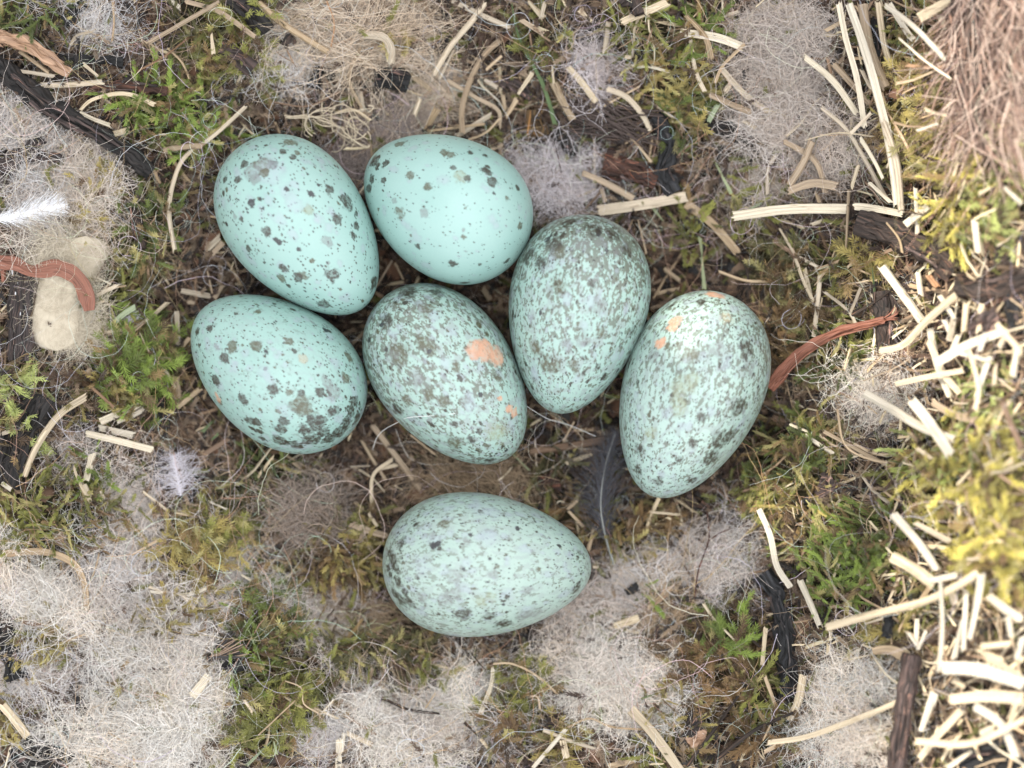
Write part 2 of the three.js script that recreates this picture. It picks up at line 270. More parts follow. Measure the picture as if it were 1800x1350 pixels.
// ------------------------------------------------------------------ the ground: surrounding soil and the nest lining
{
  const g = new THREE.PlaneGeometry(40, 40, 1, 1); g.rotateX(-Math.PI / 2); g.translate(0, -0.035, 0);
  const m = new THREE.Mesh(g, std({ color: rgb(0.09, 0.075, 0.05), roughness: 1 })); m.name = 'ground'; m.userData = { kind: 'structure' }; scene.add(m);
  const nx = 620, nz = 480, pos = [], col = [], idx = [];
  for (let j = 0; j <= nz; j++) for (let i = 0; i <= nx; i++) {
    const u = -300 + 2400 * i / nx, v = -250 + 1850 * j / nz, out = Math.max(-240 - u, u - 2040, -190 - v, v - 1540, 0);
    const y = H(u, v) + 0.0005 * fbm(u / 9, v / 9, 3, 2) - out * 0.0006, p = pt(u, v, y); pos.push(p.x, p.y, p.z);
    let w = 0, wz = null, mo = 0; const e = 0.16 * fbm(u / 20, v / 20, 2, 3);
    for (const z of WOOL) { const r = inZone(z, u, v) + e; if (r < 0.85 && 1 - r > w) { w = 1 - r; wz = z; } }
    for (const z of MOSS) { const r = inZone(z, u, v) + e; if (r < 0.95) mo = Math.max(mo, 1 - r); }
    const n = 0.75 + 0.9 * fbm(u / 7, v / 7, 9, 3), q = fbm(u / 40, v / 40, 14, 3);
    let c = q > 0.08 ? [0.034, 0.021, 0.013] : q < -0.12 ? [0.016, 0.013, 0.012] : [0.025, 0.017, 0.012];
    if (mo > 0.05) c = [0.035, 0.029, 0.011];
    if (wz && w > mo) c = wz[5] === 'fur' || wz[5] === 'felt' ? [0.25, 0.19, 0.13] : wz[5] === 'mauve' ? [0.22, 0.18, 0.16] : fbm(u / 38, v / 38, 55, 3) < -0.02 - 0.1 * wz[6] ? [0.14, 0.105, 0.075] : [0.42, 0.375, 0.335];
    col.push(c[0] * n, c[1] * n, c[2] * n);
  }
  for (let j = 0; j < nz; j++) for (let i = 0; i < nx; i++) { const a = j * (nx + 1) + i, b = a + nx + 1; idx.push(a, b, a + 1, b, b + 1, a + 1); }
  const t = new THREE.BufferGeometry(); t.setAttribute('position', new THREE.Float32BufferAttribute(pos, 3)); t.setAttribute('color', new THREE.Float32BufferAttribute(col, 3)); t.setIndex(idx); t.computeVertexNormals();
  const l = new THREE.Mesh(t, std({ vertexColors: true, roughness: 1 })); l.name = 'terrain'; l.userData = { kind: 'structure' }; scene.add(l);
}

// ------------------------------------------------------------------ egg shells
const INK = { k: [0.011, 0.011, 0.014, 1.05], d: [0.021, 0.016, 0.007, 1.02], o: [0.06, 0.053, 0.02, .94], ol: [0.19, 0.20, 0.10, .66], g: [0.14, 0.145, 0.145, .66], l: [0.29, 0.34, 0.38, .55], p: [0.55, 0.29, 0.18, .95], t: [0.36, 0.29, 0.18, .62] };
const KNOWN = [   // [scale, left, top] of the close-up they were read from, then x, y, radius, ink
  [[3.75, 340, 210], '455,300,45,o;400,350,45,g;525,300,25,d;290,400,22,d;385,550,22,k;440,522,10,k;485,742,25,d;557,803,20,k;900,465,28,d;1005,545,42,d;945,660,26,d;752,595,26,ol;880,800,30,g;915,1025,36,d;720,1028,25,o;690,1045,25,d;595,980,25,d;578,1050,25,o;632,1100,14,d;862,1220,33,d;1078,703,22,d;1190,1080,36,d;365,855,18,d;780,488,18,k;660,250,18,d;590,210,18,d;335,290,25,d;640,150,35,o;690,220,18,o;670,550,50,l;600,470,30,l;570,660,35,l;820,660,25,l;500,340,70,l;1050,760,18,d;1075,620,14,d;785,930,14,o;618,455,14,k;825,425,10,k;205,400,20,d;270,640,15,g;320,660,14,d;410,390,30,g;470,350,25,o'],
  [[4.22, 610, 210], '395,178,33,o;205,300,45,d;225,345,26,d;285,330,25,d;160,510,33,d;185,440,28,d;272,455,20,d;470,418,25,o;600,493,25,o;725,245,28,o;765,258,26,o;845,420,42,ol;895,438,20,d;1030,375,26,d;1050,398,22,d;1072,462,33,d;395,685,35,o;565,695,32,g;350,600,18,g;520,870,38,l;715,450,33,l;1080,745,26,l;1105,790,22,l;1285,792,24,o;1268,510,20,d;1092,550,11,k;788,1070,26,d;525,943,18,d;868,1214,25,d;1185,1047,20,d;790,357,16,d;910,240,18,d;1025,265,18,d;450,797,20,l;585,1085,33,l;862,870,15,o;985,1072,12,d;1188,585,16,o'],
  [[4.09, 310, 490], '885,900,58,o;930,950,45,o;575,480,30,o;400,490,32,o;345,567,32,d;285,735,30,d;305,870,20,p;290,835,13,p;240,355,22,d;150,375,22,d;700,790,30,d;480,870,30,d;815,455,25,o;910,580,26,t;1070,365,20,k;625,660,38,l;1130,810,46,g;1080,740,33,g;1280,885,38,d;530,1020,34,d;585,1040,30,d;750,1075,35,d;920,1080,38,d;1010,1060,40,d;1130,960,34,d;1250,960,40,d;960,1010,30,d;1060,1100,35,d;740,1165,46,d;1215,710,30,o;1300,1000,38,d;1180,1100,50,d;970,1160,46,d;1030,815,30,d;810,815,20,o;620,1150,20,d;895,815,18,d;775,940,40,l;1240,560,30,o;770,1025,28,d;1040,1015,33,d;1220,1040,40,d;1100,1150,45,d;860,1200,40,d'],
  [[3.857, 610, 480], '880,522,38,p;945,520,44,p;1015,558,38,p;1100,925,18,p;1135,945,18,p;1040,850,12,p;520,460,46,o;570,510,36,o;350,550,66,o;310,560,40,g;260,340,46,d;530,240,52,o;650,865,38,o;720,1150,52,o;1020,1080,70,ol;1035,715,26,o;725,1018,20,d;895,1070,18,d;845,1125,25,d;480,720,46,g;900,825,14,k;560,530,14,k;235,350,16,k;560,830,36,o;400,860,33,o;340,920,36,d;965,1265,25,d;420,130,50,d;600,130,40,d;740,640,30,o;800,860,26,g'],
  [[3.553, 860, 360], '345,985,40,o;405,1000,36,o;700,800,28,o;520,985,26,o;545,1025,22,o;680,630,40,g;640,495,18,d;430,520,40,o;800,300,33,g;430,290,38,o;330,370,38,d;860,290,36,d;580,240,46,g;400,240,50,d;770,190,38,d;590,840,38,g;595,960,14,d;680,1015,16,d;290,900,38,o;250,310,42,d;700,240,38,g;480,880,33,g;720,1060,14,d;590,1050,14,d;900,780,25,d;500,110,40,d;650,150,40,d'],
  [[3.375, 1060, 490], '455,640,46,ol;455,750,46,ol;530,600,40,ol;670,420,42,g;530,455,38,o;850,410,42,d;690,960,48,d;640,1060,46,d;580,830,26,d;530,970,24,d;280,920,38,ol;800,760,42,d;870,530,38,g;205,610,14,d;730,230,33,t;430,255,26,p;410,290,20,p;340,380,22,p;660,95,30,p;450,1080,20,d;300,460,33,g;215,1010,28,d;530,1195,24,d;330,1200,24,d;210,1140,24,d;760,930,33,d;400,165,20,d;580,135,26,d'],
  [[4.286, 650, 840], '170,600,36,d;150,560,28,d;140,680,30,d;210,780,30,d;300,940,40,d;260,860,30,d;470,430,24,g;185,660,36,d;205,700,24,d;240,490,36,d;480,510,24,k;515,500,20,k;740,480,30,g;630,870,52,g;560,920,46,g;830,935,40,ol;910,905,36,ol;700,1020,46,d;390,900,46,g;900,450,54,l;860,240,60,l;920,270,50,l;650,735,52,g;930,730,33,g;1100,740,20,g;560,345,36,o;1560,830,38,d;1230,1020,56,g;1160,1040,46,g;1190,850,38,g;900,1050,38,d;1000,1100,46,d;185,870,33,d;230,920,46,d;1270,685,18,o;705,685,12,k;1010,958,10,k;840,250,18,d;690,285,14,o;380,660,56,l;960,665,16,o;350,350,18,d;1580,560,16,d;1570,600,12,d;160,740,24,d'],
];
const SHELL = [
  { base: [0.258, 0.412, 0.376], vein: 0, mid: 330, tiny: 1700, pale: 230, r: 0.00032 }, { base: [0.262, 0.42, 0.386], vein: 0, mid: 90, tiny: 1100, pale: 110, r: 0.00027 },
  { base: [0.25, 0.40, 0.36], vein: 0.3, mid: 480, tiny: 1500, pale: 260, r: 0.00036 }, { base: [0.285, 0.415, 0.368], vein: 1, mid: 330, tiny: 900, pale: 200, r: 0.00042 },
  { base: [0.285, 0.42, 0.375], vein: 0.95, mid: 420, tiny: 1200, pale: 220, r: 0.00036 }, { base: [0.31, 0.43, 0.385], vein: 0.85, mid: 330, tiny: 1100, pale: 240, r: 0.00036 },
  { base: [0.295, 0.40, 0.352], vein: 0.6, mid: 300, tiny: 1100, pale: 380, r: 0.00036 },
];
const eggProfile = (e, al) => { const t = -Math.cos(al); return [t * e.L * S / 2, Math.sqrt(Math.max(0, 1 - t * t)) * (1 - e.k * t) * e.norm * e.W * S / 2]; };
EGGS.forEach((e, n) => {
  let top = 0; for (let i = 0; i <= 200; i++) { const t = i / 100 - 1; top = Math.max(top, Math.sqrt(1 - t * t) * (1 - e.k * t)); } e.norm = 1 / top;
  const a = e.a * Math.PI / 180, ti = (e.tilt || 0) * Math.PI / 180, axis = V(Math.cos(a) * Math.cos(ti), -Math.sin(ti), Math.sin(a) * Math.cos(ti)), ex = V(0, 1, 0).addScaledVector(axis, -axis.y).normalize(), ey = V(0, 0, 0).crossVectors(axis, ex);
  const M = new THREE.Matrix4().makeBasis(ex, ey, axis).setPosition(pt(e.u, e.v, e.y)), TW = 1024, TH = 640, r = rngOf(900 + n), s = SHELL[n];
  // positions of the texels
  const P = new Float32Array(TW * TH * 3), C = new Float32Array(TW * TH * 3), rows = [];
  for (let j = 0; j < TH; j++) { const [z, q] = eggProfile(e, (j + 0.5) / TH * Math.PI); rows.push([z, q]); for (let i = 0; i < TW; i++) { const ps = ((i + 0.5) / TW - 0.5) * 2 * Math.PI; P.set([q * Math.cos(ps), q * Math.sin(ps), z], (j * TW + i) * 3); } }
  for (let k = 0; k < TW * TH; k++) {
    const x = P[k * 3] * 1000, y = P[k * 3 + 1] * 1000, z = P[k * 3 + 2] * 1000;
    const m = 1 + 0.05 * n3(x * 0.22 + n, y * 0.22, z * 0.22) + 0.035 * n3(x * 2.2, y * 2.2, z * 2.2 + n) + 0.03 * n3(x * 5, y * 5, z * 5);
    let c = [s.base[0] * m, s.base[1] * (0.4 + 0.6 * m), s.base[2] * (0.4 + 0.6 * m)];
    if (s.vein > 0) { // clouded, finely broken pigment drawn out along the egg
      const dens = 0.62 + (n === 4 ? 0.95 : n === 6 ? 0.8 : 0.5) * sstep(8, -20, z) + 0.55 * n3(x * 0.13 + n * 7, y * 0.13, z * 0.1), f = fbm(x * 1.25 + 0.5 * n, y * 1.25, z * 0.75 + n, 3) + 0.26 * n3(x * 3.2, y * 3.2, z * 2.0);
      const inkA = sstep(0.24 - 0.25 * dens * s.vein, 0.33 - 0.25 * dens * s.vein, f) * 0.72 * Math.min(1, s.vein + 0.1), g = fbm(x * 0.8 + 40, y * 0.8 + n, z * 0.45, 3), inkB = sstep(-0.02, 0.16, g) * 0.55 * s.vein;
      const lil = [0.225, 0.25, 0.255], ol = [0.058, 0.053, 0.025];
      c = c.map((q, i) => lerp(lerp(q, lil[i], inkB), ol[i], inkA));
    }
    C.set(c, k * 3);
  }
  const stamp = (jc, ic, rad, ink, elong = 1, seed = 1, soft = 0.25, broken = 0) => {
    const [z0, q0] = rows[jc], ps0 = ((ic + 0.5) / TW - 0.5) * 2 * Math.PI, R = rad * 1.7 * elong, dz = Math.ceil(R / (e.L * S / TH) * 1.1) + 2;
    for (let j = Math.max(0, jc - dz); j <= Math.min(TH - 1, jc + dz); j++) {
      const [z, q] = rows[j], di = Math.min(TW / 2, Math.ceil(R / Math.max(1e-5, q) / (2 * Math.PI) * TW) + 1);
      for (let d = -di; d <= di; d++) {
        const i = (ic + d + TW) % TW, k = (j * TW + i) * 3, x = q * Math.sin((d / TW) * 2 * Math.PI), dist = Math.hypot(x, (Math.hypot(z - z0, q - q0) * Math.sign(z - z0)) / elong);
        if (dist > R) continue;
        const X = P[k] * 1000, Y = P[k + 1] * 1000, Z = P[k + 2] * 1000, f = 0.55 / (rad * 1000), lim = rad * (1 + 0.55 * n3(X * f * 1.6 + seed, Y * f * 1.6, Z * f * 1.6) + 0.35 * n3(X * f * 4 + seed, Y * f * 4, Z * f * 4));
        let w = sstep(lim * (1 + soft), lim * (1 - soft), dist) * ink[3];
        if (w <= 0) continue;
        if (broken) w *= lerp(1, sstep(-0.2, 0.16, fbm(X * 1.5 + seed, Y * 1.5, Z * 0.95, 3) + 0.12 * n3(X * 4, Y * 4, Z * 3)), broken);
        w *= 0.92 + 0.24 * n3(X * 3.3, Y * 3.3, Z * 3.3 + seed);
        const rim = 1 - 0.22 * sstep(lim * 0.5, lim, dist);
        for (let b = 0; b < 3; b++) C[k + b] = lerp(C[k + b], ink[b] * rim, clamp(w));
      }
    }
  };
  const pick = (bias) => { for (let q = 0; q < 30; q++) { const al = Math.acos(1 - 2 * r()), t = -Math.cos(al); if (r() < 1 - bias * (t + 1) / 2) return [Math.min(TH - 1, Math.floor(al / Math.PI * TH)), Math.floor(r() * TW)]; } return [TH >> 1, 0]; };
  const bias = n === 1 ? 0.3 : 0.65;
  for (let i = 0; i < s.pale; i++) stamp(...pick(bias), s.r * (0.8 + 2.6 * r() * r()), INK.l, 1 + r() * 0.8, r() * 99, 0.5);
  for (let i = 0; i < s.mid; i++) { const ink = r(); stamp(...pick(bias), s.r * (0.35 + 1.9 * r() * r() * r()), ink < 0.45 ? INK.d : ink < 0.75 ? INK.o : ink < 0.9 ? INK.g : INK.k, 1 + r() * r() * 1.5, r() * 99); }
  for (let i = 0; i < s.tiny; i++) stamp(...pick(0.25), 0.00006 + 0.00011 * r() * r() + 0.00004 * (n !== 1), r() < 0.6 ? INK.d : INK.k, 1 + r(), r() * 99, 0.4);
  // the marks that can be made out one by one
  const cand = []; const wp = V(0, 0, 0);
  for (let j = 0; j < TH; j += 3) for (let i = TW / 4; i < TW * 3 / 4; i += 3) { const k = (j * TW + i) * 3; wp.set(P[k], P[k + 1], P[k + 2]).applyMatrix4(M); const f = S * (REF + DIST - wp.y) / DIST; cand.push([wp.x / f + 900, wp.z / f + 675, j, i]); }
  const [sc, ox, oy] = KNOWN[n][0];
  for (const q of KNOWN[n][1].split(';')) {
    const [x, y, rad, ink] = q.split(','), u = ox + x / sc, v = oy + y / sc; let best = null, bd = 1e9;
    for (const c of cand) { const d = (c[0] - u) ** 2 + (c[1] - v) ** 2; if (d < bd) { bd = d; best = c; } }
    stamp(best[2], best[3], rad / sc * S * (ink === 'p' ? 1.75 : n > 2 ? 1.12 : 1.2), INK[ink], ink === 'p' ? 0.9 : 1.12, r() * 99, ink === 'l' ? 0.5 : n > 2 && ink !== 'p' && ink !== 'k' ? 0.4 : 0.22, ink === 'p' ? 0.35 : ink === 'k' ? 0 : n > 2 ? 0.55 : rad / sc > 8 ? 0.45 : 0.2);
  }
  const d = new Uint8Array(TW * TH * 4), enc = (x) => 255 * (x <= 0.0031308 ? 12.92 * x : 1.055 * Math.pow(x, 1 / 2.4) - 0.055);
  for (let k = 0; k < TW * TH; k++) d.set([enc(clamp(C[k * 3])), enc(clamp(C[k * 3 + 1])), enc(clamp(C[k * 3 + 2])), 255], k * 4);
  const map = new THREE.DataTexture(d, TW, TH, THREE.RGBAFormat); map.colorSpace = THREE.SRGBColorSpace; map.magFilter = THREE.LinearFilter; map.wrapS = THREE.RepeatWrapping; map.needsUpdate = true;
  const nu = 96, nv = 72, pos = [], uv = [], idx = [];
  for (let j = 0; j <= nv; j++) { const [z, q] = eggProfile(e, j / nv * Math.PI); for (let i = 0; i <= nu; i++) { const ps = (i / nu - 0.5) * 2 * Math.PI; pos.push(q * Math.cos(ps), q * Math.sin(ps), z); uv.push(i / nu, j / nv); } }
  for (let j = 0; j < nv; j++) for (let i = 0; i < nu; i++) { const p = j * (nu + 1) + i, b = p + nu + 1; idx.push(p, p + 1, b, b, p + 1, b + 1); }
  const g = new THREE.BufferGeometry(); g.setAttribute('position', new THREE.Float32BufferAttribute(pos, 3)); g.setAttribute('uv', new THREE.Float32BufferAttribute(uv, 2)); g.setIndex(idx); g.computeVertexNormals();
  const nor = g.attributes.normal; for (let j = 0; j <= nv; j++) { const p = j * (nu + 1), b = p + nu, x = nor.getX(p) + nor.getX(b), y = nor.getY(p) + nor.getY(b), z = nor.getZ(p) + nor.getZ(b), l = Math.hypot(x, y, z) || 1; nor.setXYZ(p, x / l, y / l, z / l); nor.setXYZ(b, x / l, y / l, z / l); }
  const bump = grainBump.clone(); bump.repeat.set(14, 7); bump.needsUpdate = true;
  const egg = new THREE.Mesh(g, new THREE.MeshPhysicalMaterial({ map, roughness: 0.4, ior: 1.55, clearcoat: 0.6, clearcoatRoughness: 0.38, bumpMap: bump, bumpScale: 0.00004, specularIntensity: 1 }));
  egg.applyMatrix4(M);
  thing(egg, 'egg', ['turquoise egg with scattered dark spots, top left of the clutch', 'palest blue egg with only a few spots, at the top of the clutch', 'turquoise egg at far left, dark blotches crowding its lower right end', 'olive-clouded egg with a peach patch, in the middle of the clutch', 'tall speckled egg between the peach-patched egg and the rightmost egg', 'rightmost speckled egg with a pale green cloud on its side', 'grey-green egg lying alone below the others, pointing right'][n], 'egg', 'eggs of the clutch');
});

// ------------------------------------------------------------------ loose straw, bark, twigs and grass, read tile by tile: [points..., width], in tile pixels (three to one)
const tiles = {
  '0,0': [
    ['s', 'tan', 770, 235, 980, 112, 1170, 0, 28], ['s', 'cream', 830, 560, 660, 495, 480, 530, 415, 590, 30], ['s', 'cream', 412, 592, 500, 632, 600, 668, 28], ['s', 'cream', 560, 715, 695, 680, 40], ['s', 'pale', 1310, 545, 1130, 710, 970, 830, 910, 970, 890, 1120, 925, 1340, 30],
    ['s', 'pale', 200, 450, 380, 445, 560, 430, 36], ['s', 'pale', 60, 370, 180, 385, 300, 405, 24], ['s', 'tan', 70, 250, 170, 320, 270, 395, 26], ['s', 'pale', 1110, 170, 1125, 290, 30], ['s', 'cream', 870, -20, 960, 50, 28], ['s', 'dull', 960, 0, 1150, 60, 1350, 200, 30],
    ['s', 'tan', 1350, 0, 1500, 130, 1740, 280, 40], ['s', 'orange', 1720, 0, 1762, 120, 1745, 250, 10], ['s', 'dull', 840, 800, 960, 775, 1090, 770, 38], ['s', 'brown', 720, 380, 860, 300, 1000, 190, 14], ['s', 'tan', 590, 0, 600, 120, 590, 230, 12], ['s', 'pale', 430, 330, 520, 405, 22],
    ['s', 'pale', 370, 240, 400, 190, 500, 165, 22], ['s', 'pale', 1085, 1320, 1170, 1240, 40], ['s', 'tan', 1110, 1345, 1190, 1265, 34], ['s', 'brown', 1440, 540, 1620, 560, 1800, 480, 12], ['s', 'tan', 880, 250, 960, 330, 1000, 420, 12], ['s', 'dull', 1040, 640, 1110, 690, 16],
  ],
  '600,0': [
    ['s', 'pale', 580, 0, 720, 70, 900, 150, 32], ['s', 'pale', 770, 0, 690, 110, 580, 240, 480, 410, 38], ['s', 'pale', 600, 250, 550, 350, 510, 430, 18], ['s', 'pale', 100, 180, 220, 195, 258, 250, 255, 350, 56], ['s', 'dull', 100, 250, 40, 420, 130, 610, 22], ['s', 'pale', 95, 480, 115, 600, 34],
    ['s', 'dull', 355, 390, 480, 480, 34], ['s', 'pale', 420, 510, 380, 620, 34], ['s', 'tan', 510, 560, 440, 690, 56], ['s', 'dull', 850, 200, 740, 310, 640, 560, 640, 720, 36], ['s', 'tan', 540, 410, 700, 510, 830, 590, 828, 680, 26], ['s', 'pale', 600, 722, 800, 600, 32], ['s', 'tan', 450, 690, 640, 668, 760, 655, 16],
    ['g', 'green', 895, 0, 930, 180, 1010, 340, 1075, 480, 1130, 670, 30], ['g', 'green', 1060, 400, 1085, 520, 16], ['s', 'pale', 1075, 0, 1050, 110, 26], ['s', 'pale', 980, 0, 1070, 100, 40], ['s', 'tan', 940, 100, 1075, 185, 28], ['s', 'cream', 1240, 40, 1330, 120, 28], ['s', 'pale', 1410, 110, 1390, 290, 34],
    ['s', 'cream', 1460, 125, 1740, 0, 56], ['s', 'pale', 1180, 340, 1270, 440, 1350, 550, 44], ['s', 'tan', 1350, 540, 1500, 690, 1640, 860, 18], ['s', 'tan', 1380, 560, 1580, 450, 14], ['s', 'pale', 1380, 460, 1500, 510, 1590, 610, 1640, 710, 36], ['s', 'cream', 1520, 345, 1620, 350, 1740, 385, 18], ['s', 'cream', 1490, 300, 1535, 300, 26],
    ['s', 'tan', 930, 510, 860, 630, 36], ['s', 'pale', 1010, 380, 930, 500, 28], ['s', 'pale', 750, 415, 830, 465, 28], ['s', 'pale', 1110, 340, 1122, 460, 18], ['s', 'tan', 1250, 905, 1400, 970, 1560, 1060, 46], ['s', 'pale', 1340, 1110, 1570, 1080, 1840, 1035, 68], ['s', 'dull', 1110, 420, 1180, 560, 1230, 640, 52],
    ['t', 'brown', 1040, 580, 1120, 740, 1160, 910, 10], ['s', 'tan', 1640, 720, 1620, 860, 14], ['s', 'dull', 850, 480, 862, 600, 24], ['s', 'cream', 160, 640, 60, 580, -40, 600, 20], ['s', 'tan', 1490, 760, 1600, 700, 12], ['s', 'dull', 940, 370, 985, 410, 30], ['g', 'sage', 1630, 1080, 1700, 1170, 24], ['s', 'tan', 1370, 990, 1395, 1070, 26], ['s', 'tan', 780, 790, 860, 760, 26],
    ['s', 'tan', 660, 740, 760, 700, 840, 620, 14], ['s', 'tan', 1560, 1140, 1610, 1340, 10], ['s', 'tan', 760, 370, 850, 290, 20], ['s', 'brown', 1280, 1110, 1370, 1010, 14],
  ],
  '1200,0': [
    ['s', 'cream', -20, 165, 180, 195, 330, 250, 56], ['s', 'pale', 40, 200, 70, 380, 120, 490, 26], ['s', 'cream', 820, 0, 860, 200, 920, 420, 960, 680, 36, 3], ['s', 'cream', 865, 0, 930, 180, 1010, 440, 1100, 800, 1140, 1100, 54, 4], ['s', 'tan', 945, 0, 985, 250, 1080, 480, 62, 2], ['s', 'pale', 1030, 0, 1070, 250, 1110, 360, 40, 2],
    ['s', 'cream', 1080, 0, 1190, 180, 1225, 220, 36, 2], ['s', 'cream', 1060, 20, 1210, 130, 1390, 320, 32, 4], ['s', 'cream', 1225, 105, 1430, -15, 70, 4], ['s', 'cream', 1130, 190, 1290, 330, 1420, 420, 12, 5], ['s', 'orange', 1170, 340, 1290, 355, 1420, 345, 22, 2], ['s', 'cream', 630, 290, 790, 420, 930, 610, 40, 2], ['s', 'pale', 725, 560, 860, 680, 960, 840, 1080, 1060, 28, 2],
    ['s', 'pale', 870, 720, 1010, 580, 22, 5], ['s', 'dull', 790, 330, 900, 450, 1000, 560, 38], ['s', 'pale', 1050, 620, 1130, 850, 1160, 1130, 44, 3], ['s', 'tan', 1100, 660, 1180, 780, 1250, 870, 44], ['s', 'tan', 690, 725, 640, 850, 552, 995, 46, 2], ['s', 'tan', 545, 1010, 690, 965, 830, 985, 56, 2], ['s', 'pale', 200, 360, 330, 500, 470, 600, 36], ['s', 'sage', 190, 540, 130, 650, 32],
    ['s', 'pale', 260, 420, 215, 500, 38], ['s', 'dull', 130, 490, 260, 550, 380, 600, 36], ['s', 'pale', 310, 630, 400, 680, 28], ['s', 'dull', 525, 740, 700, 850, 760, 1030, 36], ['s', 'pale', 490, 810, 450, 900, 450, 1030, 24], ['s', 'cream', 248, 1145, 560, 1105, 885, 1102, 62, 2], ['s', 'cream', 885, 1085, 1020, 1100, 1170, 1130, 46, 2], ['s', 'cream', 1155, 1200, 1310, 1075, 46, 4],
    ['s', 'tan', 0, 1060, 150, 1170, 300, 1340, 56], ['s', 'pale', 930, 860, 885, 1000, 24, 3], ['s', 'cream', 930, 720, 1000, 830, 1060, 950, 26, 3], ['s', 'cream', 980, 960, 1110, 1080, 24, 4], ['s', 'cream', 1230, 970, 1240, 1250, 28, 2], ['g', 'sage', 170, 850, 260, 1030, 24], ['g', 'sage', 90, 1240, 105, 1360, 26], ['g', 'sage', 1430, 1065, 1300, 1120, 1200, 1170, 12], ['s', 'pale', 510, 1200, 590, 1340, 18], ['s', 'brown', 470, 1260, 600, 1350, 26],
    ['g', 'sage', 300, 1130, 430, 1065, 22], ['s', 'tan', 0, 60, 120, 200, 150, 330, 40], ['s', 'tan', 330, 230, 210, 350, 170, 440, 20], ['s', 'cream', 1260, 570, 1340, 600, 1400, 610, 22, 3], ['s', 'cream', 1230, 690, 1350, 650, 16, 3], ['s', 'pale', 1350, 60, 1400, 170, 40, 2], ['s', 'tan', 740, 170, 870, 100, 26], ['s', 'pale', 670, 1190, 750, 1160, 24], ['s', 'tan', 1070, 1170, 1140, 1260, 1160, 1340, 16, 4],
    ['s', 'pale', 1600, 700, 1640, 800, 26, 3], ['s', 'cream', 1550, 1030, 1640, 980, 24, 3], ['s', 'cream', 1690, 980, 1800, 1080, 40, 3], ['s', 'cream', 1540, 1150, 1560, 1340, 40, 3], ['s', 'pale', 640, 740, 820, 700, 1020, 720, 12, 2], ['s', 'tan', 700, 1000, 725, 1080, 24], ['s', 'pale', 940, 360, 1000, 480, 24, 1], ['g', 'green', 1120, 90, 1145, 270, 24], ['s', 'pale', 150, 100, 300, 60, 20], ['s', 'dull', 880, 990, 860, 1330, 24],
  ],
  '0,450': [
    ['t', 'tan', 0, 290, 60, 345, 108, 382, 9], ['t', 'tan', 108, 382, 165, 310, 190, 200, 212, 110, 8], ['s', 'tan', 78, 390, 92, 570, 30], ['s', 'pale', 390, 378, 560, 402, 720, 372, 900, 235, 28], ['s', 'dull', 560, 412, 700, 400, 760, 350, 14], ['s', 'pale', 490, 215, 630, 150, 26], ['s', 'cream', 490, 105, 590, 150, 12], ['s', 'cream', 490, 252, 560, 236, 16],
    ['s', 'sage', 600, 350, 660, 300, 722, 262, 38], ['s', 'pale', 945, 180, 1120, 212, 34], ['s', 'dull', 1180, 140, 1120, 235, 34], ['s', 'tan', 985, 240, 1035, 250, 30], ['s', 'pale', 930, 280, 942, 475, 30], ['s', 'tan', 950, 490, 1010, 420, 26], ['s', 'dull', 930, 630, 945, 760, 34], ['s', 'tan', 920, 812, 1070, 690, 34],
    ['s', 'cream', 508, 885, 740, 778, 46], ['s', 'cream', 600, 880, 780, 800, 38], ['s', 'cream', 500, 905, 720, 950, 42], ['s', 'cream', 440, 935, 620, 975, 812, 1022, 44], ['s', 'pale', 470, 735, 315, 838, 190, 1010, 120, 1170, 42], ['s', 'tan', 600, 1090, 625, 980, 24], ['s', 'pale', 380, 1095, 420, 1200, 480, 1300, 28], ['s', 'cream', 490, 1030, 450, 1190, 44], ['s', 'pale', 430, 1190, 482, 1295, 38],
    ['s', 'dull', 820, 945, 900, 1040, 26], ['s', 'pale', 750, 1240, 890, 1350, 18], ['s', 'brown', 1060, 1055, 1210, 958, 32], ['t', 'brown', 230, 660, 330, 630, 9], ['t', 'tan', 300, 570, 420, 552, 560, 600, 620, 690, 8], ['s', 'cream', 0, 1190, 70, 1240, 28], ['s', 'dull', 1540, 1080, 1635, 1162, 24], ['g', 'green', 1060, 935, 1130, 860, 26], ['s', 'tan', 1065, 760, 1090, 690, 30], ['t', 'tan', 0, 905, 110, 920, 200, 930, 8],
    ['s', 'pale', 0, 940, 60, 920, 24], ['s', 'dull', 450, 650, 480, 585, 40], ['s', 'brown', 480, 690, 600, 800, 20], ['s', 'pale', 500, 1230, 560, 1290, 40], ['s', 'tan', 1090, 60, 1120, 200, 10], ['s', 'cream', 1090, 1290, 1200, 1340, 12], ['g', 'green', 1110, 975, 1155, 935, 20],
  ],
  '600,450': [
    ['s', 'tan', 160, 880, 280, 1040, 430, 1240, 42], ['s', 'pale', 285, 1065, 172, 1150, 158, 1250, 165, 1350, 22], ['s', 'pale', 300, 1100, 205, 1120, 24], ['s', 'brown', 980, 1030, 1200, 1000, 1400, 965, 48], ['s', 'pale', 1180, 1100, 1330, 1040, 28], ['s', 'dull', 100, 960, 170, 1080, 240, 1190, 20], ['s', 'cream', 1130, 1310, 1150, 1292, 1180, 1300, 8], ['s', 'tan', 1190, 1340, 1250, 1285, 20],
